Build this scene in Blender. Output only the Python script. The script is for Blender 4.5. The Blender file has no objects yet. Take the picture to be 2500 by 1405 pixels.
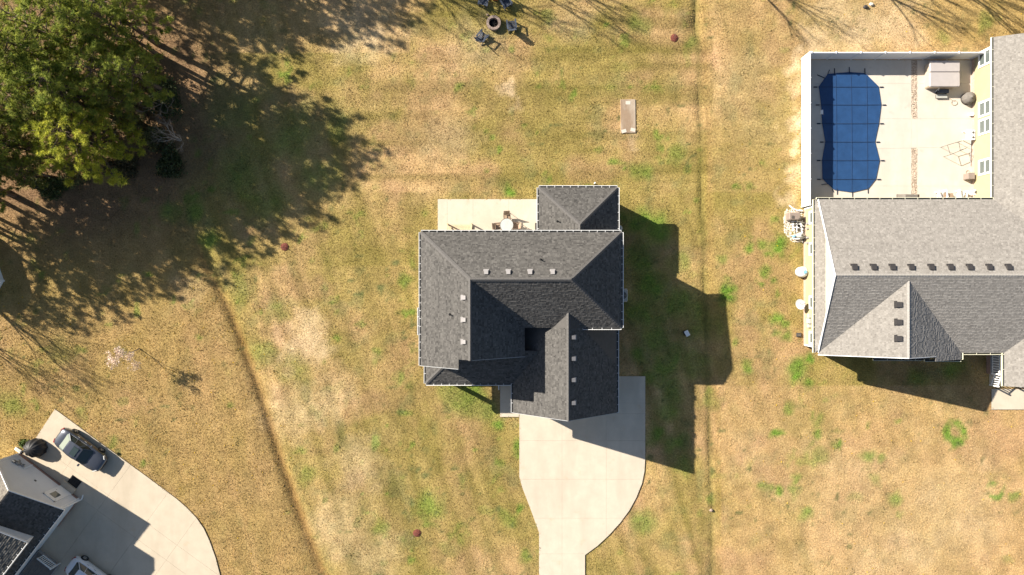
import bpy, math, random
import numpy as np
from mathutils import Vector, Matrix

# ------------------------------------------------------------------ camera, world, sun, exposure
S = bpy.context.scene
COL = S.collection
CAM_H = 60.0
cam = bpy.data.cameras.new("camera"); cam_o = bpy.data.objects.new("camera", cam); COL.objects.link(cam_o)
cam.sensor_width = 36.0; cam.lens = 24.0; cam.clip_end = 2000.0
cam_o.location = (0, 0, CAM_H); cam_o.rotation_euler = (0, 0, 0)
S.camera = cam_o
SUN_EL = math.radians(27.9); SUN_ROT = math.radians(-62.6)
W = bpy.data.worlds.new("World"); S.world = W; W.use_nodes = True
wn = W.node_tree
sky = wn.nodes.new('ShaderNodeTexSky'); sky.sky_type = 'NISHITA'; sky.sun_disc = False
sky.sun_elevation = SUN_EL; sky.sun_rotation = SUN_ROT
sky.air_density = 1.0; sky.dust_density = 1.0
wn.links.new(sky.outputs[0], wn.nodes['Background'].inputs[0])
wn.nodes['Background'].inputs[1].default_value = 0.05
sun = bpy.data.lights.new("sun", 'SUN'); sun.energy = 5.0; sun.angle = math.radians(0.53); sun.color = (1.0, 0.92, 0.80)
sun_o = bpy.data.objects.new("sun", sun); COL.objects.link(sun_o)
sun_o.rotation_euler = Vector((1.68, -0.87, -1.0)).to_track_quat('-Z', 'Y').to_euler()
S.view_settings.view_transform = 'Standard'; S.view_settings.look = 'None'
S.view_settings.exposure = 1.27; S.view_settings.gamma = 1.0
try: S.view_settings.use_curve_mapping = False
except Exception: pass
S.cycles.max_bounces = 5; S.cycles.diffuse_bounces = 3; S.cycles.glossy_bounces = 3
S.cycles.transparent_max_bounces = 6; S.cycles.caustics_reflective = False; S.cycles.caustics_refractive = False

F = 2500 * 24.0 / 36.0                    # picture scale of the survey plan used for the measurements below
def P(x, y, h=0.0):                        # plan measurement (photo pixels, height in m) -> metres
    k = (CAM_H - h) / F
    return ((x - 1250) * k, (702.5 - y) * k, h)
def P2(x, y, h=0.0): return P(x, y, h)[:2]
rng = random.Random(7)
nrs = np.random.RandomState(11)

# ------------------------------------------------------------------ materials
def mat(name, rgb, rough=0.8, var=0.0, vscale=3.0, metal=0.0, bump=0.0, bscale=20.0, attr=None, rgb2=None, spec=0.3, coat=0.0):
    m = bpy.data.materials.new(name); m.use_nodes = True
    nt = m.node_tree; b = nt.nodes['Principled BSDF']
    b.inputs['Roughness'].default_value = rough; b.inputs['Metallic'].default_value = metal
    b.inputs['Specular IOR Level'].default_value = spec
    if coat: b.inputs['Coat Weight'].default_value = coat; b.inputs['Coat Roughness'].default_value = 0.05
    b.inputs['Base Color'].default_value = (*rgb, 1)
    tc = nt.nodes.new('ShaderNodeTexCoord')
    src = None
    if attr == 'rnd':
        a = nt.nodes.new('ShaderNodeAttribute'); a.attribute_name = 'rnd'
        r = nt.nodes.new('ShaderNodeMix'); r.data_type = 'RGBA'
        nt.links.new(a.outputs['Fac'], r.inputs['Factor'])
        r.inputs[6].default_value = (*rgb, 1); r.inputs[7].default_value = (*rgb2, 1)
        src = r.outputs[2]
    elif attr == 'col':
        a = nt.nodes.new('ShaderNodeAttribute'); a.attribute_name = 'col'; src = a.outputs['Color']
    if var > 0:
        n1 = nt.nodes.new('ShaderNodeTexNoise'); n1.inputs['Scale'].default_value = vscale; n1.inputs['Detail'].default_value = 6
        n1.inputs['Roughness'].default_value = 0.65
        nt.links.new(tc.outputs['Object'], n1.inputs['Vector'])
        mr = nt.nodes.new('ShaderNodeMapRange'); mr.inputs[1].default_value = 0.3; mr.inputs[2].default_value = 0.7
        mr.inputs[3].default_value = 1 - var; mr.inputs[4].default_value = 1 + var
        nt.links.new(n1.outputs['Fac'], mr.inputs[0])
        mx = nt.nodes.new('ShaderNodeVectorMath'); mx.operation = 'SCALE'
        if src: nt.links.new(src, mx.inputs[0])
        else: mx.inputs[0].default_value = rgb
        nt.links.new(mr.outputs[0], mx.inputs['Scale']); src = mx.outputs[0]
    if src: nt.links.new(src, b.inputs['Base Color'])
    if bump > 0:
        n2 = nt.nodes.new('ShaderNodeTexNoise'); n2.inputs['Scale'].default_value = bscale; n2.inputs['Detail'].default_value = 4
        nt.links.new(tc.outputs['Object'], n2.inputs['Vector'])
        bp = nt.nodes.new('ShaderNodeBump'); bp.inputs['Strength'].default_value = bump; bp.inputs['Distance'].default_value = 0.05
        nt.links.new(n2.outputs['Fac'], bp.inputs['Height']); nt.links.new(bp.outputs[0], b.inputs['Normal'])
    return m

def concrete_mat(name, rgb, stain, rust=0.0):
    m = mat(name, rgb, 0.9, 0.07, 0.9, bump=0.15, bscale=30)
    nt = m.node_tree; b = nt.nodes['Principled BSDF']; old = b.inputs['Base Color'].links[0].from_socket
    tc = nt.nodes.new('ShaderNodeTexCoord')
    n = nt.nodes.new('ShaderNodeTexNoise'); n.inputs['Scale'].default_value = 0.32; n.inputs['Detail'].default_value = 5; n.inputs['Roughness'].default_value = 0.6
    mp = nt.nodes.new('ShaderNodeMapping'); mp.inputs['Scale'].default_value = (1.6, .45, 1.0); nt.links.new(tc.outputs['Object'], mp.inputs[0]); nt.links.new(mp.outputs[0], n.inputs['Vector'])
    mr = nt.nodes.new('ShaderNodeMapRange'); mr.inputs[1].default_value = 0.47; mr.inputs[2].default_value = 0.72; mr.inputs[4].default_value = 0.9
    nt.links.new(n.outputs['Fac'], mr.inputs[0])
    mx = nt.nodes.new('ShaderNodeMix'); mx.data_type = 'RGBA'; mx.inputs[7].default_value = (*stain, 1)
    nt.links.new(mr.outputs[0], mx.inputs['Factor']); nt.links.new(old, mx.inputs[6])
    n3 = nt.nodes.new('ShaderNodeTexNoise'); n3.inputs['Scale'].default_value = 1.1; n3.inputs['Detail'].default_value = 7
    nt.links.new(tc.outputs['Object'], n3.inputs['Vector'])
    mr3 = nt.nodes.new('ShaderNodeMapRange'); mr3.inputs[1].default_value = 0.62; mr3.inputs[2].default_value = 0.75; mr3.inputs[4].default_value = 0.35 if not rust else rust
    nt.links.new(n3.outputs['Fac'], mr3.inputs[0])
    mx3 = nt.nodes.new('ShaderNodeMix'); mx3.data_type = 'RGBA'; mx3.inputs[7].default_value = (0.50, 0.33, 0.17, 1) if rust else (stain[0]*.7, stain[1]*.7, stain[2]*.7, 1)
    nt.links.new(mr3.outputs[0], mx3.inputs['Factor']); nt.links.new(mx.outputs[2], mx3.inputs[6])
    nt.links.new(mx3.outputs[2], b.inputs['Base Color'])
    return m

def glass_mat(name, rgb, rough=0.06):
    m = mat(name, rgb, rough, spec=0.6); return m

M = {}
M['conc'] = concrete_mat('driveway_concrete', (0.56, 0.485, 0.385), (0.48, 0.415, 0.325), 0.30)
M['conc_pool'] = concrete_mat('pool_deck_concrete', (0.57, 0.52, 0.445), (0.51, 0.455, 0.38))
M['conc3'] = concrete_mat('neighbour_concrete', (0.52, 0.445, 0.34), (0.44, 0.37, 0.275), 0.22)
M['joint'] = mat('joint_dirt', (0.42, 0.36, 0.28), 0.95, 0.2, 8)
M['sh_dark'] = mat('shingle_charcoal', (0.052, 0.050, 0.048), 0.95, 0.14, 11, attr='rnd', rgb2=(0.142, 0.135, 0.126), spec=0.15)
M['sh_grey'] = mat('shingle_grey', (0.205, 0.190, 0.172), 0.95, 0.12, 10, attr='rnd', rgb2=(0.345, 0.322, 0.292), spec=0.15)
M['sh_brown'] = mat('shingle_sunlit_brown', (0.085, 0.078, 0.07), 0.95, 0.25, 10, attr='rnd', rgb2=(0.25, 0.225, 0.19), spec=0.15)  # lighter brown carries the sunlit look of the white house roof
M['cap_dark'] = mat('ridge_cap_charcoal', (0.112, 0.107, 0.103), 0.95, 0.2, 9, spec=0.15)
M['cap_grey'] = mat('ridge_cap_grey', (0.30, 0.285, 0.265), 0.95, 0.2, 9, spec=0.15)
M['trough'] = mat('gutter_shade_grime', (0.10, 0.10, 0.095), 0.8, 0.3, 5)  # dark grey paints in the shade inside the gutters, along with dirt
M['deck'] = mat('roof_sheathing', (0.09, 0.085, 0.08), 0.95, 0.1)
M['white'] = mat('white_paint', (0.78, 0.78, 0.77), 0.5, 0.03, 2)
M['cream'] = mat('cream_trim', (0.70, 0.67, 0.50), 0.5, 0.04, 2)
M['vinyl'] = mat('white_vinyl', (0.80, 0.80, 0.80), 0.4, 0.02, 2)
M['siding_grey'] = mat('grey_siding', (0.36, 0.37, 0.38), 0.7, 0.05, 2)
M['siding_yellow'] = mat('yellow_siding', (0.40, 0.345, 0.20), 0.7, 0.05, 1.5)
M['siding_white'] = mat('white_siding', (0.70, 0.70, 0.70), 0.7, 0.04, 1.5)
M['gable_cream'] = mat('gable_panel_cream', (0.43, 0.39, 0.33), 0.8, 0.05, 1.0)
M['foundation'] = mat('parged_foundation', (0.42, 0.32, 0.26), 0.9, 0.2, 6)
M['brick'] = mat('red_brick', (0.30, 0.19, 0.15), 0.9, 0.25, 6, bump=0.3, bscale=12)
M['vent_grey'] = mat('vent_grey_metal', (0.30, 0.285, 0.28), 0.6, 0.1, 5)
M['vent_dark'] = mat('vent_brown_metal', (0.045, 0.042, 0.042), 0.5, 0.1, 5)
M['black'] = mat('black_plastic', (0.012, 0.012, 0.013), 0.6, 0.2, 5)
M['tarp'] = mat('black_cover_fabric', (0.022, 0.022, 0.024), 0.55, 0.25, 4)
M['greycover'] = mat('grey_cover_fabric', (0.16, 0.145, 0.13), 0.85, 0.15, 4, bump=0.3, bscale=6)
M['vinylcover'] = mat('spa_cover_vinyl', (0.42, 0.385, 0.37), 0.6, 0.05, 2, bump=0.05, bscale=5)
M['spa_side'] = mat('spa_cabinet_tan', (0.46, 0.38, 0.29), 0.7, 0.08, 4)
M['poolblue'] = mat('blue_safety_cover', (0.016, 0.057, 0.155), 0.55, 0.16, 1.1, bump=0.25, bscale=1.6, spec=0.4)
M['strap'] = mat('dark_strap', (0.015, 0.025, 0.05), 0.8)
M['strap_brown'] = mat('brown_seam_webbing', (0.030, 0.060, 0.135), 0.8)
M['steel'] = mat('brushed_steel', (0.42, 0.43, 0.44), 0.4, 0.05, 4, metal=0.7)
M['darksteel'] = mat('dark_tube_metal', (0.10, 0.09, 0.08), 0.5)
M['acgrey'] = mat('ac_cabinet_grey', (0.40, 0.40, 0.37), 0.6, 0.05, 4)
M['actaupe'] = mat('ac_cabinet_taupe', (0.25, 0.20, 0.17), 0.6, 0.08, 4)
M['tank'] = mat('white_tank', (0.76, 0.77, 0.77), 0.4, 0.03, 3)
M['tankblue'] = mat('light_blue_lid', (0.20, 0.42, 0.62), 0.5)
M['pvc'] = mat('white_pvc', (0.78, 0.78, 0.76), 0.4)
M['wood'] = mat('treated_pine', (0.58, 0.46, 0.30), 0.85, 0.15, 6)
M['woodwhite'] = mat('painted_post', (0.72, 0.70, 0.66), 0.6, 0.05, 3)
M['slabdirt'] = concrete_mat('old_slab', (0.28, 0.20, 0.135), (0.55, 0.49, 0.40))
M['sling'] = mat('tan_sling_fabric', (0.33, 0.24, 0.17), 0.8, 0.08, 8)
M['bronze'] = mat('bronze_frame', (0.13, 0.09, 0.065), 0.5)
M['glass'] = mat('table_glass', (0.48, 0.50, 0.48), 0.12, 0.12, 2.5, spec=0.6)
M['window'] = glass_mat('window_glass', (0.10, 0.12, 0.115), 0.15)
M['bluegrey'] = mat('slate_blue_resin', (0.065, 0.078, 0.105), 0.5, 0.12, 6)
M['stone'] = mat('fire_pit_block', (0.33, 0.25, 0.205), 0.9, 0.25, 7, bump=0.4, bscale=15)
M['ash'] = mat('fire_pit_ash', (0.02, 0.018, 0.017), 0.95, 0.4, 6)
M['mulch'] = mat('red_rubber_mulch', (0.155, 0.048, 0.034), 0.95, 0.45, 14, bump=0.8, bscale=18)
M['bark'] = mat('pine_bark', (0.13, 0.095, 0.07), 0.95, 0.3, 6)
M['greybark'] = mat('grey_bark', (0.24, 0.20, 0.17), 0.95, 0.25, 6)
M['twig'] = mat('pale_twigs', (0.46, 0.38, 0.31), 0.9, 0.2, 6)
M['bud'] = mat('pale_pink_buds', (0.66, 0.50, 0.40), 0.8, 0.2, 5)
M['needles'] = mat('pine_needles', (0.08, 0.11, 0.03), 0.7, attr='col', spec=0.25)
def translucent(m, k):
    nt = m.node_tree; b = nt.nodes['Principled BSDF']; src = b.inputs['Base Color'].links[0].from_socket
    t = nt.nodes.new('ShaderNodeBsdfTranslucent'); mx = nt.nodes.new('ShaderNodeMixShader'); mx.inputs[0].default_value = k
    nt.links.new(src, t.inputs[0]); nt.links.new(b.outputs[0], mx.inputs[1]); nt.links.new(t.outputs[0], mx.inputs[2])
    nt.links.new(mx.outputs[0], nt.nodes['Material Output'].inputs[0])
translucent(M['needles'], .42)
M['leaf'] = mat('shrub_leaf', (0.05, 0.07, 0.02), 0.7, attr='col', spec=0.25)
M['gravel'] = mat('river_stone', (0.28, 0.21, 0.155), 0.9, attr='rnd', rgb2=(0.66, 0.56, 0.45))
M['whitegravel'] = mat('white_gravel', (0.50, 0.43, 0.36), 0.9, attr='rnd', rgb2=(0.78, 0.73, 0.66))
M['carblue'] = mat('dark_blue_paint', (0.07, 0.078, 0.098), 0.3, spec=0.6, coat=0.8, metal=0.4)
M['carsilver'] = M['carblue']
M['carwhite'] = mat('white_car_paint', (0.72, 0.73, 0.75), 0.3, spec=0.5, coat=0.6)
M['carglass'] = glass_mat('car_glass', (0.035, 0.05, 0.05), 0.04)
M['cargreen'] = glass_mat('tinted_rear_glass', (0.20, 0.235, 0.20), 0.08)
M['tyre'] = mat('tyre_rubber', (0.018, 0.018, 0.018), 0.85)
M['alloy'] = mat('alloy_rim', (0.5, 0.5, 0.5), 0.35, metal=0.6)
M['lamp'] = mat('headlamp_lens', (0.70, 0.70, 0.68), 0.15, spec=0.6)
M['lampred'] = mat('tail_lamp', (0.28, 0.02, 0.02), 0.2)
M['hose'] = mat('dark_hose', (0.03, 0.032, 0.035), 0.7)
M['hosetan'] = mat('tan_hose', (0.40, 0.33, 0.25), 0.7)
M['dish'] = mat('dish_grey', (0.42, 0.42, 0.41), 0.5)
M['water'] = mat('pool_water', (0.05, 0.16, 0.22), 0.08, spec=0.6)

# ------------------------------------------------------------------ mesh builder
def offs(parent):
    o = Vector((0, 0, 0)); p = parent
    while p is not None:
        if p.get('_local'): return Vector((0, 0, 0))
        o += p.location; p = p.parent
    return o
class MB:
    def __init__(s): s.v = []; s.f = []; s.a = []
    def face(s, pts, a=0.5):
        n = len(s.v); s.v += [tuple(p) for p in pts]; s.f.append(tuple(range(n, n + len(pts)))); s.a.append(a)
    def raw(s, vs, fs, a=0.5):
        n = len(s.v); s.v += [tuple(p) for p in vs]
        for f in fs: s.f.append(tuple(i + n for i in f)); s.a.append(a)
    def box(s, x0, x1, y0, y1, z0, z1, a=0.5):
        s.raw([(x0,y0,z0),(x1,y0,z0),(x1,y1,z0),(x0,y1,z0),(x0,y0,z1),(x1,y0,z1),(x1,y1,z1),(x0,y1,z1)],
              [(3,2,1,0),(4,5,6,7),(0,1,5,4),(1,2,6,5),(2,3,7,6),(3,0,4,7)], a)
    def rbox(s, c, size, rz=0, rx=0, ry=0, a=0.5, bev=0.0):
        R = Matrix.Rotation(rz, 3, 'Z') @ Matrix.Rotation(ry, 3, 'Y') @ Matrix.Rotation(rx, 3, 'X')
        hx, hy, hz = size[0]/2, size[1]/2, size[2]/2; c = Vector(c)
        if bev <= 0:
            q = [(-hx,-hy,-hz),(hx,-hy,-hz),(hx,hy,-hz),(-hx,hy,-hz),(-hx,-hy,hz),(hx,-hy,hz),(hx,hy,hz),(-hx,hy,hz)]
            s.raw([c + R @ Vector(p) for p in q], [(3,2,1,0),(4,5,6,7),(0,1,5,4),(1,2,6,5),(2,3,7,6),(3,0,4,7)], a)
        else:
            ring = [(-hx+bev,-hy),(hx-bev,-hy),(hx,-hy+bev),(hx,hy-bev),(hx-bev,hy),(-hx+bev,hy),(-hx,hy-bev),(-hx,-hy+bev)]
            inn = [(x*(hx-bev)/hx, y*(hy-bev)/hy) for x, y in ring]
            vs = [(x,y,-hz) for x,y in ring] + [(x,y,hz-bev) for x,y in ring] + [(x,y,hz) for x,y in inn]
            fs = [tuple(range(7,-1,-1)), tuple(range(16,24))]
            for k in range(2):
                for i in range(8): j=(i+1)%8; fs.append((k*8+i,k*8+j,k*8+8+j,k*8+8+i))
            s.raw([c + R @ Vector(p) for p in vs], fs, a)
    def prism(s, poly, z0, z1, a=0.5):
        n = len(poly)
        s.raw([(x,y,z0) for x,y in poly] + [(x,y,z1) for x,y in poly],
              [tuple(range(n-1,-1,-1)), tuple(range(n,2*n))] + [(i,(i+1)%n,n+(i+1)%n,n+i) for i in range(n)], a)
    def extr(s, pts, d, a=0.5):            # extrude a planar 3-D polygon by vector d
        n = len(pts); d = Vector(d)
        s.raw([Vector(p) for p in pts] + [Vector(p) + d for p in pts],
              [tuple(range(n-1,-1,-1)), tuple(range(n,2*n))] + [(i,(i+1)%n,n+(i+1)%n,n+i) for i in range(n)], a)
    def bar(s, p0, p1, w, h, a=0.5):
        p0 = Vector(p0); p1 = Vector(p1); d = (p1 - p0).normalized()
        up = Vector((0,0,1)) if abs(d.z) < 0.95 else Vector((0,1,0))
        sx = d.cross(up).normalized() * w/2; sz = sx.cross(d).normalized() * h/2
        s.raw([p0-sx-sz,p0+sx-sz,p0+sx+sz,p0-sx+sz,p1-sx-sz,p1+sx-sz,p1+sx+sz,p1-sx+sz],
              [(3,2,1,0),(4,5,6,7),(0,1,5,4),(1,2,6,5),(2,3,7,6),(3,0,4,7)], a)
    def tube(s, pts, r, n=6, a=0.5, r1=None):
        pts = [Vector(p) for p in pts]; k = len(pts); vs = []
        for i, p in enumerate(pts):
            d = (pts[min(i+1,k-1)] - pts[max(i-1,0)]).normalized()
            up = Vector((0,0,1)) if abs(d.z) < 0.9 else Vector((1,0,0))
            x = d.cross(up).normalized(); y = x.cross(d)
            rr = r if r1 is None else r + (r1 - r) * i / (k - 1)
            vs += [p + x*math.cos(t*2*math.pi/n)*rr + y*math.sin(t*2*math.pi/n)*rr for t in range(n)]
        fs = [tuple(range(n-1,-1,-1)), tuple(range((k-1)*n, k*n))]
        for i in range(k-1):
            for t in range(n): u=(t+1)%n; fs.append((i*n+t,i*n+u,(i+1)*n+u,(i+1)*n+t))
        s.raw(vs, fs, a)
    def lathe(s, prof, c, n=20, a=0.5, fl=0.0, nf=0, sx=1, sy=1):
        vs = []; k = len(prof)
        for r, z in prof:
            for t in range(n):
                th = t*2*math.pi/n; rr = r*(1 + fl*math.cos(th*nf)) if nf else r
                vs.append((c[0]+rr*math.cos(th)*sx, c[1]+rr*math.sin(th)*sy, c[2]+z))
        fs = [tuple(range(n-1,-1,-1)), tuple(range((k-1)*n,k*n))]
        for i in range(k-1):
            for t in range(n): u=(t+1)%n; fs.append((i*n+t,i*n+u,(i+1)*n+u,(i+1)*n+t))
        s.raw(vs, fs, a)
    def build(s, name, m, parent=None, smooth=False, kind=None, attr=False, local=False):
        me = bpy.data.meshes.new(name)
        o = offs(parent)
        vs = s.v if (local or o.length == 0) else [(p[0]-o.x, p[1]-o.y, p[2]-o.z) for p in s.v]
        me.from_pydata([tuple(p) for p in vs], [], s.f); me.materials.append(m if not isinstance(m, str) else M[m])
        if attr:
            at = me.attributes.new('rnd', 'FLOAT', 'FACE'); at.data.foreach_set('value', s.a)
        if smooth: me.polygons.foreach_set('use_smooth', [True]*len(me.polygons))
        me.update()
        ob = bpy.data.objects.new(name, me); COL.objects.link(ob); ob.parent = parent
        if kind: ob['kind'] = kind
        return ob

def tag(o, label, cat, group=None):
    o['label'] = label; o['category'] = cat
    if group: o['group'] = group
    return o
def thing(name, label, cat, loc=(0,0,0), rz=None, group=None):
    o = bpy.data.objects.new(name, None); COL.objects.link(o); o.location = loc; o.empty_display_size = 0.3
    if rz is not None: o.rotation_euler = (0,0,rz); o['_local'] = 1
    return tag(o, label, cat, group)
def dup(root, loc, rz=0.0, label=None, group=None, scale=None):
    r = root.copy(); COL.objects.link(r); r.location = loc; r.rotation_euler = (0,0,rz)
    if scale: r.scale = scale
    if label: r['label'] = label
    if group: r['group'] = group
    for ch in list(root.children):
        c = ch.copy(); COL.objects.link(c); c.parent = r
        for g in ch.children:
            d = g.copy(); COL.objects.link(d); d.parent = c
    return r
def clip(poly, p, n):                       # keep the side where (q-p).n >= 0 (2-D)
    out = []; k = len(poly)
    for i in range(k):
        a = poly[i]; b = poly[(i+1)%k]
        da = (a[0]-p[0])*n[0] + (a[1]-p[1])*n[1]; db = (b[0]-p[0])*n[0] + (b[1]-p[1])*n[1]
        if da >= 0: out.append(a)
        if (da > 0 and db < 0) or (da < 0 and db > 0):
            t = da/(da-db); out.append((a[0]+(b[0]-a[0])*t, a[1]+(b[1]-a[1])*t))
    return out

# ------------------------------------------------------------------ lawn
def lattice_noise(x, y, scale, seed):
    r = np.random.RandomState(seed); N = 256; L = r.rand(N, N)
    u = x/scale + 1000.0; v = y/scale + 1000.0
    iu = np.floor(u).astype(int); iv = np.floor(v).astype(int); fu = u-iu; fv = v-iv
    fu = fu*fu*(3-2*fu); fv = fv*fv*(3-2*fv)
    g = lambda a, b: L[a % N, b % N]
    return (g(iu,iv)*(1-fu)+g(iu+1,iv)*fu)*(1-fv) + (g(iu,iv+1)*(1-fu)+g(iu+1,iv+1)*fu)*fv
def fbm(x, y, scale, seed, o=4):
    t = 0; a = 1; s = 0
    for i in range(o):
        t = t + a*lattice_noise(x, y, scale/2**i, seed+i*17); s += a; a *= 0.55
    return t/s
DITCH_L = [(455,520),(500,640),(560,760),(625,930),(680,1110),(740,1280),(790,1405),(860,1600),(980,1900)]
DITCH_R = [(1690,-300),(1700,40),(1706,180),(1712,340),(1714,500),(1718,640),(1730,980),(1738,1250),(1738,1405),(1740,1700)]
def dist_path(px, py, path):
    best = np.full(px.shape, 1e9); side = np.zeros(px.shape)
    for (ax,ay),(bx,by) in zip(path[:-1], path[1:]):
        dx, dy = bx-ax, by-ay; L2 = dx*dx+dy*dy
        t = np.clip(((px-ax)*dx+(py-ay)*dy)/L2, 0, 1)
        ex, ey = px-(ax+t*dx), py-(ay+t*dy); d = np.hypot(ex, ey)
        m = d < best; best = np.where(m, d, best); side = np.where(m, np.sign(dx*ey-dy*ex), side)
    return best, side                       # side>0: left of picture-down path = west (screen x smaller)
GREEN = [(1898,1059,15,1),(1998,1028,17,.5),(1998,1063,13,.8),(2045,1090,12,1),(2001,1116,20,.5),(2112,1115,17,.8),(2149,1122,12,.7),
 (2140,1169,14,.4),(1871,1192,13,.6),(1902,1198,14,.9),(1942,1170,10,.7),(1942,1190,9,.6),(1963,1257,17,.7),(2189,1217,14,.7),(2084,1213,13,.4),
 (2199,1254,9,.5),(2477,1213,13,.7),(2459,1367,14,.4),(2118,1034,9,.4),(2193,1030,8,.5),(1926,997,12,.6),(1801,461,10,.9),(1831,449,9,.6),
 (1897,593,17,1),(1866,590,12,.7),(1831,605,10,.7),(1875,618,10,.7),(1904,618,9,.6),(1872,662,11,.8),(1890,688,11,.9),(1856,694,8,.8),
 (1772,705,17,1),(1772,728,17,1),(1760,634,14,.5),(1895,776,15,.8),(1909,790,12,.8),(1893,725,7,.7),(1922,821,13,.8),(1899,815,9,.6),(1792,831,9,.5),
 (1972,872,13,.9),(1941,901,26,.8),(1975,933,16,.8),(1820,895,12,.6),(1245,465,16,.9),(1260,1085,17,.8),(1262,1108,14,.8),(1276,1239,11,.8),
 (1240,1265,20,.5),(1569,1275,28,.6),(1282,1364,16,.6),(1211,1037,16,.7),(1739,1219,12,.6),(1047,1237,32,.55),(931,1287,16,.5),(974,923,12,.6),
 (1092,1342,22,.4),(756,1161,20,.4),(1140,972,44,.7),(1110,960,30,.6),(1180,1000,30,.4),(1565,420,24,.6),(1650,380,22,.5),(1510,200,30,.3),(510,590,24,.6),
 (1690,100,14,.5),(1560,60,25,.4),(680,760,30,.35),(640,860,30,.35),(720,900,40,.3),(990,680,14,.7),(590,700,30,.4),(2405,55,20,.5),(2310,90,18,.4),
 (1740,980,18,.6),(1735,960,14,.6),(560,985,8,.6),(350,1130,9,.9),(200,1010,12,.4),(30,990,30,.5),(150,860,30,.3),(420,520,24,.5),(470,520,22,.6),
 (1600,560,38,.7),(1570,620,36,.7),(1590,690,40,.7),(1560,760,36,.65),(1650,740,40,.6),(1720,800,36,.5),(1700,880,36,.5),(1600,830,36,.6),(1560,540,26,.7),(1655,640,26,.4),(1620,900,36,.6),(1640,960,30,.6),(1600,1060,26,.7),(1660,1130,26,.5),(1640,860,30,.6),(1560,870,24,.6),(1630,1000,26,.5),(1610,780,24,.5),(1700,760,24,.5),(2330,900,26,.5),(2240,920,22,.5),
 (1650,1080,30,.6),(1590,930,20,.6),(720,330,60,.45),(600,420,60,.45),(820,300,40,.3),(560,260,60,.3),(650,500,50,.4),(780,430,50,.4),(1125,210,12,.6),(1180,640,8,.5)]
RINGS = [(2329,1057,22,9),(2429,1198,17,7)]
BARE = [(745,840,50,.8),(760,800,40,.6),(1245,228,24,.8),(820,960,50,.35),(700,1010,60,.4),(880,60,75,.55),(1160,110,60,.3),(1100,330,60,.25),(780,1010,40,.4),
 (1945,160,26,.9),(1935,230,26,.7),(1945,300,26,.9),(1940,350,18,.7),(1950,420,24,.7),(1940,480,28,.8),(2000,110,45,.7),(2100,90,60,.75),(2180,60,60,.6),(2060,40,60,.5),
 (2230,100,30,.5),(2040,10,60,.5),(1165,95,20,.5),(880,1140,60,.35),(830,1290,70,.4),(920,1360,60,.35),(2070,1230,120,.2),(2330,1250,120,.3),(2200,1370,120,.25),(1545,335,18,.6),(1400,60,50,.25),(1850,300,60,.2),(1820,200,70,.2),(460,700,40,.2)]
def sm(d, r): return np.clip(1.5 - d/np.maximum(r, 1e-3), 0, 1)
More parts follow.
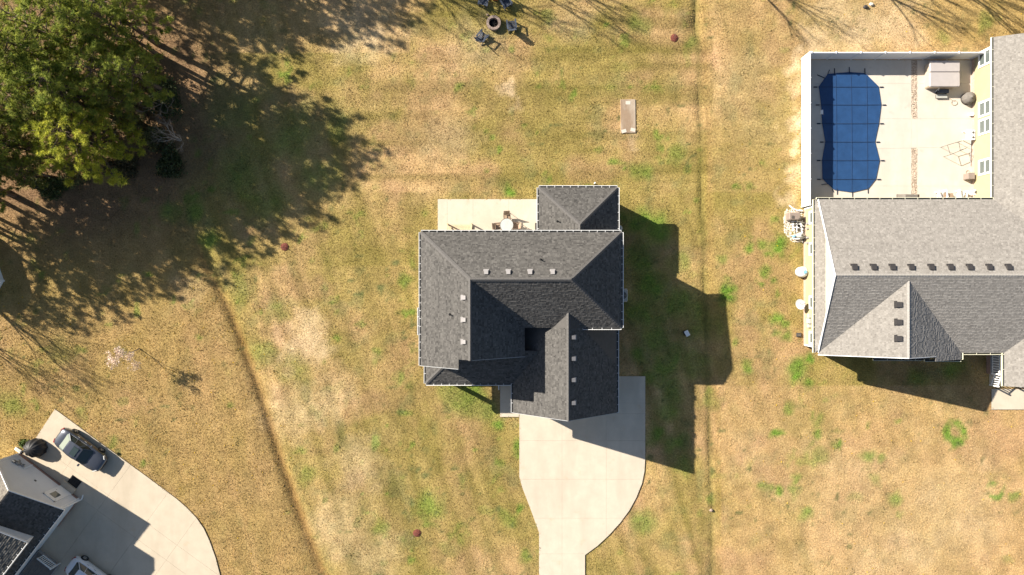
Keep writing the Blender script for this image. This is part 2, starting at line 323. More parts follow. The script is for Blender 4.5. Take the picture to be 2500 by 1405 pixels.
def lawn_colour(X, Y):
    px = 1250 + X*F/CAM_H; py = 702.5 - Y*F/CAM_H
    n1 = fbm(X, Y, 9.0, 3); n2 = fbm(X, Y, 2.6, 51, 4); n3 = fbm(X, Y, 0.8, 91, 3); n4 = fbm(X, Y, 5.0, 131, 4)
    wx = (fbm(X, Y, 1.1, 201, 3)-.5); wy = (fbm(X, Y, 1.1, 231, 3)-.5)
    qx = px + wx*34; qy = py + wy*34
    tan = np.array([0.448, 0.298, 0.140]); straw = np.array([0.51, 0.36, 0.195]); olive = np.array([0.282, 0.222, 0.066])
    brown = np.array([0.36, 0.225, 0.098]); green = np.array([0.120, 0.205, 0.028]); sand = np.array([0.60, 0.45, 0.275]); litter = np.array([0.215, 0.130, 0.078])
    gold = np.array([0.38, 0.27, 0.09])
    g = np.clip((n1*0.45+n2*0.35+n4*.35-0.47)*3.6 + 0.30, 0, 1)       # olive amount
    dL, sL = dist_path(px, py, DITCH_L); dR, sR = dist_path(px, py, DITCH_R)
    west = (sL > 0) & (px < 900) & (py > 430)
    g = np.where((px > 1000) & (px < 1700) & (py > 130), g*0.85+0.05, g)
    g = np.where((px > 1760) & (py > 940), g*0.55, g)
    g = np.where((px > 1730) & (py < 470), g*0.75, g)
    g = np.where((px > 600) & (px < 1000) & (py > 650), g*0.82, g)
    g = np.where((px < 1000) & (py < 130), g*0.6, g)
    c = tan[None]*(1-g[:,None]) + olive[None]*g[:,None]
    s = np.clip((n2-0.52)*4, 0, 1)*(1-g)*0.8
    c = c*(1-s[:,None]) + straw[None]*s[:,None]
    n5 = fbm(X, Y, 1.5, 611, 4); n6 = fbm(X, Y, 3.4, 651, 3)
    rd = np.clip((n6-.54)*5,0,1)*.45; c = c*(1-rd[:,None]) + np.array([0.40,0.245,0.135])[None]*rd[:,None]
    dg = np.clip((n5-.60)*7,0,1)*np.clip(g*1.6,.10,1)*.38; c = c*(1-dg[:,None]) + np.array([0.15,0.165,0.065])[None]*dg[:,None]
    wb = np.where(west, 0.55 + 0.3*(n4-.5), 0.0)[:,None]
    c = c*(1-wb) + (brown*0.8+gold*.2)[None]*wb
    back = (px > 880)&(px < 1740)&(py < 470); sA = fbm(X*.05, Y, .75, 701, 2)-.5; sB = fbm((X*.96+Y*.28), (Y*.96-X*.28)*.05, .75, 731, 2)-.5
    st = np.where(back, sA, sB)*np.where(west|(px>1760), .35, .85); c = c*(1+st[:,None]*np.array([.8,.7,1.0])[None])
    topr = np.clip((px-2220)/80,0,1)*np.clip((130-py)/40,0,1)*0.6
    c = c*(1-topr[:,None]) + gold[None]*topr[:,None]
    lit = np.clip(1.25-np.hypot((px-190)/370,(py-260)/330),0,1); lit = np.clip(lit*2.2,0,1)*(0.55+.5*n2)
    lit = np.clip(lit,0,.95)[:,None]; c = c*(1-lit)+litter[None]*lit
    gm = np.zeros_like(px); n5_ = fbm(X, Y, 1.0, 911, 3)
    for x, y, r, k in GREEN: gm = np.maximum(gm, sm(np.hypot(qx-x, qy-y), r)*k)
    for x, y, ro, w in RINGS: gm = np.maximum(gm, sm(np.abs(np.hypot(px+wx*22-x, py+wy*22-y)-ro), w)*np.clip((n5_-.30)*4.5, 0, 1))
    sp = np.clip((fbm(X, Y, 1.1, 301, 3)-0.69)*9, 0, 1)*np.clip((n1-.35)*3,0,1)*.6; gm = np.maximum(gm, sp)
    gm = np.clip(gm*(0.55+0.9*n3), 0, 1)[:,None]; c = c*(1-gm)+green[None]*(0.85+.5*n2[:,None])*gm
    bm = np.zeros_like(px)
    for x, y, r, k in BARE: bm = np.maximum(bm, sm(np.hypot(px+wx*80-x, py+wy*80-y), r)*k)
    bm = (bm*(0.45+0.9*n2))[:,None]; bm = np.clip(bm, 0, 1); c = c*(1-bm)+sand[None]*bm
    wet = np.array([0.25,0.135,0.045]); dl = np.clip(1.25-dL/14,0,1)*np.where(px<1000,1,0)*np.clip((py-540)/120,0,1)*(.2+.7*fbm(X,Y,5,411,2))
    dl = dl[:,None]; c = c*(1-dl)+wet[None]*dl
    dr = np.clip(1.2-dR/9,0,1)*.55*(0.3+1.1*fbm(X,Y,4,401,2)); dr = np.clip(dr,0,.8)[:,None]; c = c*(1-dr)+(np.array([0.16,0.135,0.04]))[None]*dr
    seam = np.clip(1-np.abs(dR-18)/16,0,1)*.35*(sR<0)*(0.4+n2); c = c*(1-seam[:,None])+np.array([0.36,0.22,0.08])[None]*seam[:,None]
    wd = np.clip((fbm(X, Y, .55, 951, 2)-.74)*9, 0, 1)*np.clip((fbm(X, Y, 6, 971, 3)-.38)*3.5, 0, 1)*.75
    c = c*(1-wd[:,None]) + np.array([0.105,0.125,0.045])[None]*wd[:,None]
    k = (0.76+0.48*n3)*.95; return c*k[:,None], gm[:,0]
SLABS = []                                   # plan polygons kept free of grass
def axis(lo, hi, st, far):
    a = list(np.arange(lo, hi+1e-6, st)); o = list(np.arange(1.5, 46, 1.5)); return np.array([-far, -far*.5, lo-70] + [lo-t for t in o[::-1]] + a + [hi+t for t in o] + [hi+70, far*.5, far])
gx = axis(-47, 47, 0.24, 400); gy = axis(-27, 27, 0.24, 400)
GX, GY = np.meshgrid(gx, gy); fx = GX.ravel(); fy = GY.ravel()
def ground_h(X, Y):
    px = 1250 + X*F/CAM_H; py = 702.5 - Y*F/CAM_H
    dL, sL = dist_path(px, py, DITCH_L); dR, sR = dist_path(px, py, DITCH_R)
    fade = np.clip((py-520)/160, 0.0, 1)
    h = -0.22*np.exp(-(dL/11.5)**2)*fade*(.55+.7*lattice_noise(X, Y, 6, 78)) - 0.10*np.exp(-(dL/34.0)**2)*fade
    h += -0.15*np.exp(-(dR/5.5)**2)*np.clip(1.5*lattice_noise(X, Y, 4, 77)-.35, 0, 1.0) - 0.05*np.exp(-(dR/26.0)**2)
    h += -0.22*np.exp(-((px-1698)/16)**2-((py-55)/24)**2)
    return h
gz = ground_h(fx, fy) + (fbm(fx, fy, 0.7, 501, 2)-.5)*0.03 - 0.012
nx, ny = len(gx), len(gy)
idx = np.arange(nx*ny).reshape(ny, nx)
quads = np.stack([idx[:-1,:-1], idx[:-1,1:], idx[1:,1:], idx[1:,:-1]], -1).reshape(-1, 4)
def np_mesh(name, V, Fc, col=None, smooth=False):
    me = bpy.data.meshes.new(name); k = Fc.shape[1]
    me.vertices.add(len(V)); me.vertices.foreach_set('co', V.astype(np.float32).ravel())
    me.loops.add(Fc.size); me.loops.foreach_set('vertex_index', Fc.astype(np.int32).ravel())
    me.polygons.add(len(Fc)); me.polygons.foreach_set('loop_start', np.arange(0, Fc.size, k, dtype=np.int32))
    me.polygons.foreach_set('loop_total', np.full(len(Fc), k, dtype=np.int32))
    if smooth: me.polygons.foreach_set('use_smooth', np.ones(len(Fc), dtype=bool))
    if col is not None:
        a = me.color_attributes.new('col', 'FLOAT_COLOR', 'POINT')
        a.data.foreach_set('color', np.concatenate([col, np.ones((len(col),1))], 1).astype(np.float32).ravel())
    me.update(); me.validate(); return me
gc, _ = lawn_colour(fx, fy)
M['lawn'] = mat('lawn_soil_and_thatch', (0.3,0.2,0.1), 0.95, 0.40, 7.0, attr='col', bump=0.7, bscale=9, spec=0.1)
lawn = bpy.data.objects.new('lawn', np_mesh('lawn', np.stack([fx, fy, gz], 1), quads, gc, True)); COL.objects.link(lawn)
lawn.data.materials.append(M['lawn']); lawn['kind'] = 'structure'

# ------------------------------------------------------------------ paving: slabs cut along their joints
def paving(name, poly, cuts, m, top=0.07):
    base = MB(); base.prism(poly, -0.25, top-0.035); b = base.build(name, 'joint'); b['kind'] = 'structure'; SLABS.append(poly)
    pieces = [poly]
    for (p, d) in cuts:
        n = (-d[1], d[0]); L = math.hypot(*n); n = (n[0]/L, n[1]/L); g = 0.005; new = []
        for q in pieces:
            for sgn in (1, -1):
                r = clip(q, (p[0]+n[0]*g*sgn, p[1]+n[1]*g*sgn), (n[0]*sgn, n[1]*sgn))
                if len(r) >= 3:
                    ar = abs(sum(r[i][0]*r[(i+1)%len(r)][1]-r[(i+1)%len(r)][0]*r[i][1] for i in range(len(r))))/2
                    if ar > 0.05: new.append(r)
        pieces = new
    for q in pieces:
        s = MB(); dz = rng.uniform(-.004, .004); s.prism(q, -0.2, top+dz); s.build('slab', m, b)
    return b
def pp(pts): return [P2(*p) for p in pts]
drive = pp([(1268,960),(1268,1165),(1275,1190),(1296,1245),(1316,1300),(1316,1480),(1428,1480),(1428,1355),(1458,1333),(1487,1306),(1514,1276),(1536,1246),(1553,1215),(1567,1180),(1573,1150),(1575,1115),(1575,919),(1470,919),(1400,960)])
paving('driveway', drive, [(P2(1480,1000),(0,1)),(P2(1372,1000),(0,1)),(P2(1300,1010),(1,0)),(P2(1300,1076),(1,0)),(P2(1300,1170),(1,0)),(P2(1300,1265),(1,0)),(P2(1300,1352),(1,0)),(P2(1575,984),(1,0))], 'conc')
paving('front_walk', pp([(1221,925),(1267,925),(1267,1018),(1221,1018)]), [(P2(1221,982),(1,0))], 'conc')
paving('patio', pp([(1069,487),(1330,487),(1330,575),(1069,575)]), [(P2(1092,500),(0,1)),(P2(1155,500),(0,1)),(P2(1242,500),(0,1))], 'conc')
paving('neighbour_driveway', pp([(135,999),(85,1075),(58,1106),(-60,1200),(-60,1480),(560,1480),(538,1405),(527,1362),(512,1320),(498,1290),(480,1264),(455,1238),(432,1218),(365,1168),(250,1084)]),
       [(P2(228,1182),(.81,-.587)), (P2(245,1238),(.587,.81)),(P2(355,1280),(.587,.81)),(P2(455,1300),(.587,.81)),(P2(300,1290),(.81,-.587)),(P2(150,1160),(.587,.81))], 'conc3')
DECK_W, DECK_E = P2(1966,150)[0], P2(2385,150)[0]
GXA, GXB = P2(2224,0)[0], P2(2238,0)[0]
dk = paving('pool_deck', [(DECK_W, 6.7),(DECK_E,6.7),(DECK_E,19.98),(DECK_W,19.98)],
       [((GXA,10),(0,1)),((GXB,10),(0,1)),((30,P2(0,291)[1]),(1,0)),((30,P2(0,365)[1]),(1,0.02)),((30,P2(0,455)[1]),(1,0)),((30,P2(0,205)[1]),(1,0))], 'conc_pool')
for ch in list(dk.children):               # open the two pebble strips in the deck
    xs = [v.co.x for v in ch.data.vertices]; ys = [v.co.y for v in ch.data.vertices]; cx = (min(xs)+max(xs))/2; cy = (min(ys)+max(ys))/2
    if GXA < cx < GXB and max(xs)-min(xs) < 0.7 and not (P2(0,365)[1] < cy < P2(0,291)[1]): bpy.data.objects.remove(ch)
def stones(name, poly, n, s0, s1, m, z=0.03, lab=None):
    xs = [p[0] for p in poly]; ys = [p[1] for p in poly]; b = MB(); c = 0
    while c < n:
        x = rng.uniform(min(xs), max(xs)); y = rng.uniform(min(ys), max(ys))
        if not inside(x, y, poly): continue
        c += 1; s = rng.uniform(s0, s1); t = rng.uniform(0, 6.28); w = s*rng.uniform(.6, 1); hh = s*.45
        ca, sa = math.cos(t), math.sin(t); zz = z + rng.uniform(0, .02)
        q = [(x+ca*s*u-sa*w*v, y+sa*s*u+ca*w*v) for u, v in ((-1,-.4),(-.3,-1),(.7,-.8),(1,.2),(.4,1),(-.7,.7))]
        b.raw([(p[0],p[1],zz-.02) for p in q] + [(x+(p[0]-x)*.55, y+(p[1]-y)*.55, zz+hh) for p in q],
              [(6,7,8,9,10,11)] + [(i,(i+1)%6,6+(i+1)%6,6+i) for i in range(6)], rng.random())
    o = b.build(name, m, attr=True, kind='stuff'); tag(o, lab, 'gravel'); return o
def inside(x, y, poly):
    r = False; n = len(poly)
    for i in range(n):
        x0, y0 = poly[i]; x1, y1 = poly[(i+1)%n]
        if (y0 > y) != (y1 > y) and x < (x1-x0)*(y-y0)/(y1-y0)+x0: r = not r
    return r
stones('pebble_strip', [(GXA,P2(0,291)[1]),(GXB,P2(0,291)[1]),(GXB,19.9),(GXA,19.9)], 900, .035, .075, 'gravel', .04, 'strip of tan river pebbles in the deck beside the hot tub')
stones('pebble_strip', [(GXA,6.8),(GXB,6.8),(GXB,P2(0,365)[1]),(GXA,P2(0,365)[1])], 760, .035, .075, 'gravel', .04, 'strip of tan river pebbles in the deck running to the yellow house')
equip_poly = pp([(1918,512),(1960,512),(1962,592),(1935,592),(1915,570),(1912,535)])
stones('white_gravel_bed', equip_poly, 900, .03, .075, 'whitegravel', -.01, 'bed of pale crushed stone under the pool pump equipment')

# ------------------------------------------------------------------ roofs
def roof_plane(parent, pts, m, exp=0.138, tab=0.19, thick=0.12, seed=0, deckmat='deck', local=False):
    """pts: convex planar 3-D polygon. Builds the sheathing and, on it, every lapped shingle tab."""
    P3 = [Vector(p) for p in pts]
    n = Vector((0,0,0))
    for i in range(len(P3)): n += P3[i].cross(P3[(i+1)%len(P3)])
    n.normalize()
    if n.z < 0: P3.reverse(); n = -n
    u = Vector((-n.y, n.x, 0)); u = u.normalized() if u.length > 1e-6 else Vector((1,0,0))
    v = n.cross(u)
    if v.z < 0: v = -v; u = -u
    o = P3[0]; poly = [((p-o).dot(u), (p-o).dot(v)) for p in P3]
    area = sum(poly[i][0]*poly[(i+1)%len(poly)][1]-poly[(i+1)%len(poly)][0]*poly[i][1] for i in range(len(poly)))
    if area < 0: poly.reverse()
    d = MB(); d.extr([p - n*0.004 for p in P3], -n*thick); d.build('roof_sheathing', deckmat, parent, local=local)
    r = random.Random(seed*31+5); b = MB()
    u0, u1 = min(p[0] for p in poly), max(p[0] for p in poly); v0, v1 = min(p[1] for p in poly), max(p[1] for p in poly)
    edges = []
    for i in range(len(poly)):
        a = poly[i]; c = poly[(i+1)%len(poly)]; dx, dy = c[0]-a[0], c[1]-a[1]; L = math.hypot(dx, dy)
        if L > 1e-4: edges.append((a, (-dy/L, dx/L)))
    row = 0; y = v0
    while y < v1:
        x = u0 - r.uniform(0, tab); rowt = r.uniform(-.05, .05)
        while x < u1:
            w = tab*r.choice((.35,.55,.7,1.0,1.25))*r.uniform(.9, 1.1); up = r.random() < .5
            q = [(x+.004, y), (x+w, y), (x+w, y+exp*1.12), (x+.004, y+exp*1.12)]
            for a, nn in edges:
                q = clip(q, a, nn)
                if len(q) < 3: break
            if len(q) >= 3:
                lift = .018 + (.009 if up else 0)
                val = min(1, max(0, (.62 if up else .36) + r.gauss(0, .16) + rowt))
                top = []; bot = []
                for s_, t_ in q:
                    k = (t_ - y)/exp; hgt = lift*(1-k)+.002
                    top.append(o + u*s_ + v*t_ + n*hgt); bot.append(o + u*s_ + v*t_ + n*0.0)
                b.face(top, val)
                for i in range(len(q)):
                    j = (i+1)%len(q)
                    if abs(q[i][1]-y) < 1e-5 and abs(q[j][1]-y) < 1e-5: b.face([bot[i], bot[j], top[j], top[i]], val*.55)
            x += w
        y += exp; row += 1
    return b.build('shingles', m, parent, kind='stuff', attr=True, local=local)
def ridge(parent, p0, p1, m, w=0.30, local=False):
    p0 = Vector(p0); p1 = Vector(p1); L = (p1-p0).length; d = (p1-p0)/L; k = max(1, int(L/0.24)); b = MB()
    sx = d.cross(Vector((0,0,1))).normalized()*w/2; drop = Vector((0,0,-0.10)) if abs(d.z) < .2 else Vector((0,0,-.055))
    for i in range(k):
        a = p0 + d*(L*i/k) + Vector((0,0,.055)); c = p0 + d*(L*(i+1)/k + .03) + Vector((0,0,.036))
        b.face([a-sx+drop, a, c, c-sx+drop]); b.face([a, a+sx+drop, c+sx+drop, c]); b.face([a-sx+drop, a+sx+drop, a])
    return b.build('ridge_cap', m, parent, kind='stuff', local=local)
def gutter(parent, p0, p1, out, m, hang=0.62, local=False, w=0.125):
    p0 = Vector(p0); p1 = Vector(p1); out = Vector((out[0], out[1], 0)).normalized(); d = (p1-p0).normalized(); b = MB(); z = Vector((0,0,1))
    f = lambda off, zz: (p0 + out*off + z*zz, p1 + out*off + z*zz)
    tr = MB(); a, c = f(.02, -.095); tr.bar(a, c, .03, .17)           # fascia side
    a, c = f(w/2+.03, -.13); tr.bar(a, c, w, .02)                      # trough floor, coloured dark for shade and dirt
    a, c = f(w+.035, -.055); b.bar(a, c, .038, .15)                   # rolled front lip
    for e in (p0, p1): b.bar(e + out*.02 - z*.07, e + out*(w+.03) - z*.07, .02, .14)
    g = b.build('gutter', m, parent, local=local); tr.build('trough', 'trough', g, local=local)
    L = (p1-p0).length; k = max(1, int(L/hang)); h = MB()
    for i in range(1, k):
        q = p0 + d*(L*i/k); h.bar(q + out*.0 + z*.004, q + out*(w+.03) + z*.004, .035, .018)
    if k > 1: h.build('gutter_hangers', m, g, kind='stuff', local=True) if local else h.build('gutter_hangers', m, g, kind='stuff')
    return g
def siding(parent, p0, p1, z0, z1, m, out, lap=0.18, name='lap_siding', top=None):
    """lapped boards on a wall from p0 to p1 (plan); out = outward normal. top(t) gives a sloping top."""
    p0 = Vector((*p0,0)); p1 = Vector((*p1,0)); out = Vector((*out,0)); b = MB(); z = z0
    while z < z1-1e-3:
        zz = min(z+lap, z1); e = out*.022
        b.face([p0+e+Vector((0,0,z)), p1+e+Vector((0,0,z)), p1+out*.004+Vector((0,0,zz)), p0+out*.004+Vector((0,0,zz))])
        b.face([p0+Vector((0,0,z)), p1+Vector((0,0,z)), p1+e+Vector((0,0,z)), p0+e+Vector((0,0,z))]); z = zz
    return b.build(name, m, parent)
def box_vent(parent, p, m, along, s=0.31):
    """low slant-back vent on a slope; along = plan direction pointing upslope"""
    a = Vector((along[0], along[1], 0)).normalized(); t = Vector((-a.y, a.x, 0)); p = Vector(p); b = MB(); h = s/2
    lo = p - a*h; hi = p + a*h; up = Vector((0,0,1))
    q0 = [lo-t*h-up*.2, lo+t*h-up*.2, hi+t*h-up*.02, hi-t*h-up*.02]
    q1 = [lo-t*h+up*.13, lo+t*h+up*.13, hi+t*h*.97+up*.24, hi-t*h*.97+up*.24]
    b.raw(q0+q1, [(4,5,6,7),(0,1,5,4),(1,2,6,5),(2,3,7,6),(3,0,4,7)])
    v = b.build('box_vent', m, parent)
    f = MB(); f.bar(p - up*.06 - a*(h+.08), p + up*.02 + a*(h+.02), s*1.35, .02); f.build('flashing', m, v)
    return v
def pipe_vent(parent, p):
    p = Vector(p); b = MB(); b.tube([p-Vector((0,0,.1)), p+Vector((0,0,.34))], .045, 8); b.lathe([(.12,0),(.06,.10)], (p.x,p.y,p.z-.02), 10)
    b.build('vent_pipe', 'black', parent)

# ------------------------------------------------------------------ the grey-roofed house
H = thing('house', 'two-storey house with charcoal shingle hip roofs and an attached front-gabled garage', 'house', (0.5, -1.5, 0))
e2, r2, e1, rg = 5.95, 8.9, 3.4, 6.9
xl, xr, yn, ys = -7.2, 8.65, 4.37, -3.17
RW = (-3.13, 0.6, r2); RE = (4.44, 0.6, r2); VB = (1.0, ys, e2)
gxr, gxl, gxe, gyf = 4.39, 0.09, 8.69, -10.37
main_s = (r2-e2)/(0.6-ys); garg = (rg-e1)/(gxr-gxl)
gyb = ys + (rg-e2)/main_s; gvx = (rg-e2)/garg
wing_y = -5.46
D = 'sh_dark'
roof_plane(H, [(xl,yn,e2),(xr,yn,e2),RE,RW], D, seed=1)
roof_plane(H, [(xr,yn,e2),(xr,ys,e2),RE], D, seed=2)
roof_plane(H, [RW,VB,(xr,ys,e2),RE], D, seed=3)
roof_plane(H, [(xl,yn,e2),RW,(RW[0],wing_y,r2),(xl,wing_y,e2)], D, seed=4)
wz = lambda x: e2 + (x-xl)*(r2-e2)/(RW[0]-xl)
roof_plane(H, [(xl,wing_y,e2),(-4.04,wing_y,wz(-4.04)),(-4.04,-6.18,wz(-4.04)),(xl,-6.18,e2)], D, seed=5)
roof_plane(H, [RW,VB,(VB[0],wing_y,e2),(RW[0],wing_y,r2)], D, seed=6)
roof_plane(H, [(gxr,gyf,rg),(gxl,gyf,e1),(gxl,ys,e1),(gxr-gvx,ys,e2),(gxr,gyb,rg)], D, seed=7)
roof_plane(H, [(gxr,gyf,rg),(gxe,gyf,e1),(gxe,ys+.15,e1),(gxr+gvx,ys,e2),(gxr,gyb,rg)], D, seed=8)
ps = 0.6; py0 = -7.95; px0 = -7.13; pyt = -5.1; ph = e1 + ps*(pyt-py0)
roof_plane(H, [(px0,py0,e1),(gxl,py0,e1),(gxl+(ph-e1)/garg,pyt,ph),(px0+(pyt-py0),pyt,ph)], D, seed=9)
roof_plane(H, [(px0,py0,e1),(px0+(pyt-py0),pyt,ph),(px0,pyt,e1)], D, seed=10)
nx0, nx1, nyn, nap, nh = 2.24, 8.73, 8.28, (5.45,5.07), 5.3
roof_plane(H, [(nx0,nyn,e1),(nx1,nyn,e1),(*nap,nh)], D, seed=11)
roof_plane(H, [(nx0,nyn,e1),(*nap,nh),(nap[0],4.1,nh),(nx0,4.1,e1)], D, seed=12)
roof_plane(H, [(nx1,nyn,e1),(*nap,nh),(nap[0],4.1,nh),(nx1,4.1,e1)], D, seed=13)
byn, bys = P2(0,752,3.2)[1], P2(0,818,3.2)[1]; bx = P2(1024,0,3.2)[0]
roof_plane(H, [(bx,byn,3.2),(bx,bys,3.2),(-6.85,bys,3.75),(-6.85,byn,3.75)], D, seed=14)
for a, b_ in [(RW,RE),(RW,(RW[0],wing_y,r2)),((xl,yn,e2),RW),((xr,yn,e2),RE),((xr,ys,e2),RE),((gxr,gyf,rg),(gxr,gyb,rg)),((px0,py0,e1),(px0+2.0,py0+2.0,e1+1.2)),
              ((nx0,nyn,e1),(*nap,nh)),((nx1,nyn,e1),(*nap,nh)),((*nap,nh),(nap[0],4.4,nh))]: ridge(H, a, b_, 'cap_dark')
for p0, p1, out in [((xl,yn,e2),(xr,yn,e2),(0,1)),((xr,yn,e2),(xr,ys,e2),(1,0)),((xr,ys,e2),(gxr+gvx+.05,ys,e2),(0,-1)),
                    ((xl,yn,e2),(xl,-6.18,e2),(-1,0)),((px0,-5.5,e1),(px0,py0,e1),(-1,0)),((px0,py0,e1),(gxl-.14,py0,e1),(0,-1)),((gxl,py0-.02,e1),(gxl,gyf,e1),(-1,0)),
                    ((gxe,gyf,e1),(gxe,ys,e1),(1,0)),((nx0,nyn,e1),(nx1,nyn,e1),(0,1)),((nx0,nyn,e1),(nx0,4.2,e1),(-1,0)),((nx1,nyn,e1),(nx1,4.2,e1),(1,0)),
                    ((bx,byn,3.2),(bx,bys,3.2),(-1,0))]: gutter(H, p0, p1, out, 'white')
w = MB(); w.box(-6.85, 8.3, -2.85, 4.02, 0, 5.82); w.build('main_wall', 'siding_grey', H)
pent = lambda xa, xb, xm, ze, zm, y: [(xa,y,0),(xb,y,0),(xb,y,ze),(xm,y,zm),(xa,y,ze)]
w = MB(); w.extr(pent(-6.86, .7, RW[0], 6.0, 8.62, -5.12), (0, 5.5, 0)); w.build('wing_wall', 'siding_grey', H)
w = MB(); w.extr([(-6.84,-5.95,0),(-4.2,-5.95,0),(-4.2,-5.95,wz(-4.2)-.25),(-6.84,-5.95,wz(-6.84)-.25)], (0,.8,0)); w.build('bay_wall', 'siding_grey', H)
w = MB(); w.extr(pent(.42, 8.36, gxr, 3.42, 6.62, -10.02), (0, 7.1, 0)); w.build('garage_wall', 'siding_grey', H)
w = MB(); w.box(2.6, 8.35, 4.0, 7.9, 0, 3.3); w.build('sunroom_wall', 'siding_grey', H)
w = MB(); w.box(bx+.25, -6.8, bys+.15, byn-.15, 0, 3.3); w.build('side_bay_wall', 'siding_grey', H)
gd = MB(); gd.box(1.6, 7.2, -10.10, -10.0, 0.05, 2.45); gdo = gd.build('garage_door', 'white', H)
for i in range(4):
    for j in range(6):
        q = MB(); q.box(1.66+j*.915, 1.66+j*.915+.82, -10.125, -10.10, .10+i*.59, .10+i*.59+.50); q.build('panel', 'white', gdo)
for x in (1187, 1241, 1294, 1349):
    yy = P2(0,665,8.35)[1]; box_vent(H, (P2(x,0,8.4)[0], yy, e2+(yn-yy)*main_s), 'vent_grey', (0,-1))
for y in (727, 781, 835):
    xx = P2(1132,0,8.5)[0]; box_vent(H, (xx, P2(0,y,8.5)[1], wz(xx)), 'vent_grey', (1,0))
for y in (824, 876, 928, 984):
    xx = P2(1400,0,6.5)[0]; box_vent(H, (xx, P2(0,y,6.6)[1], rg-(xx-gxr)*garg), 'vent_grey', (-1,0))
x_, y_ = P2(1362,540,4.6); pipe_vent(H, (x_, y_, e1+(x_-nx0)*(nh-e1)/(nap[0]-nx0)))
x_, y_ = P2(1320,635,7.6); pipe_vent(H, (x_, y_, e2+(yn-y_)*main_s))
x_, y_ = P2(1099,768,7.7); pipe_vent(H, (x_, y_, wz(x_)))
# front porch
w = MB(); w.box(-6.95, .35, -7.75, -5.0, 0, .32); w.build('porch_floor', 'brick', H)
for x in (-6.75, -3.35, -.15):
    b = MB(); b.box(x-.15, x+.15, -7.72, -7.42, .32, 3.25); b.box(x-.19, x+.19, -7.76, -7.38, .32, .55); b.box(x-.19, x+.19, -7.76, -7.38, 3.05, 3.25); b.build('porch_column', 'woodwhite', H)
def railing(parent, p0, p1, z0, z1, m, sp=0.11, local=False, bal=0.035, post=False):
    p0 = Vector(p0); p1 = Vector(p1); b = MB(); d = p1-p0; L = Vector((d.x,d.y,0)).length
    b.bar(p0+Vector((0,0,z1)), p1+Vector((0,0,z1)), .09, .06); b.bar(p0+Vector((0,0,z0)), p1+Vector((0,0,z0)), .06, .05)
    r = b.build('handrail', m, parent, local=local); k = int(L/sp)
    for i in range(1, k):
        q = p0 + d*i/k; c = MB(); c.bar(q+Vector((0,0,z0)), q+Vector((0,0,z1)), bal, bal); c.build('baluster', m, r, local=local)
    if post:
        for q in (p0, p1):
            c = MB(); c.bar(q, q+Vector((0,0,z1+.12)), .11, .11); c.build('rail_post', m, r, local=local)
    return r
railing(H, (-6.55,-7.57,0), (-3.5,-7.57,0), .42, 1.24, 'woodwhite')
railing(H, (-3.2,-7.57,0), (-1.6,-7.57,0), .42, 1.24, 'woodwhite')
railing(H, (-6.75,-7.4,0), (-6.75,-6.0,0), .42, 1.24, 'woodwhite')
# rake trim on the gables
b = MB()
for a, c in [((gxl,gyf-.02,e1-.06),(gxr,gyf-.02,rg-.06)),((gxe,gyf-.02,e1-.06),(gxr,gyf-.02,rg-.06)),((VB[0],wing_y-.02,e2-.06),(RW[0],wing_y-.02,r2-.06)),((xl,-6.2,e2-.06),(-4.04,-6.2,wz(-4.04)-.06))]: b.bar(a, c, .03, .16)
b.build('rake_trim', 'siding_grey', H)
def wall_window(parent, p, n, wd, ht, door=False):
    # window (or door) on a wall; p = bottom centre on the wall face, n = outward plan normal
    p = Vector(p); n = Vector((*n, 0)); t = Vector((-n.y, n.x, 0)); z = Vector((0,0,1)); f = .09; b = MB()
    for a, c in ((p-t*wd/2, p-t*wd/2+z*ht), (p+t*wd/2, p+t*wd/2+z*ht)): b.bar(a+n*.03, c+n*.03, f, .06)
    for k_ in (0, ht): b.bar(p-t*(wd/2+f/2)+z*k_+n*.03, p+t*(wd/2+f/2)+z*k_+n*.03, .06, f)
    o = b.build('door' if door else 'window', 'white', parent); g = MB()
    g.bar(p+n*.012+z*.02, p+n*.012+z*(ht-.02), wd if abs(n.y) > .5 else .02, .02 if abs(n.y) > .5 else wd); g.build('door_leaf' if door else 'pane', 'bluegrey' if door else 'window', o)
    if not door: c = MB(); c.bar(p-t*wd/2+z*ht/2+n*.03, p+t*wd/2+z*ht/2+n*.03, .05, .06); c.build('sash_rail', 'white', o)
for x in (-5.6, -2.2): wall_window(H, (x,-5.13 if x > -4 else -5.96,.9), (0,-1), 1.0, 1.5)
wall_window(H, (-.6,-5.13,.34), (0,-1), 1.0, 2.1, True)
for x in (-1.9, -.6): wall_window(H, (x,-5.13,5.4 if False else 5.0), (0,-1), .8, .9)
for y in (-1.6, 1.6): wall_window(H, (8.31,y,3.9), (1,0), 1.0, 1.4); wall_window(H, (-6.87,y,3.9), (-1,0), 1.0, 1.4)
for x in (-5, -1, 3, 6.5): wall_window(H, (x,4.03,3.9), (0,1), 1.0, 1.4)
for x in (3.8, 5.4, 7.0): wall_window(H, (x,7.91,.9), (0,1), 1.1, 1.6)
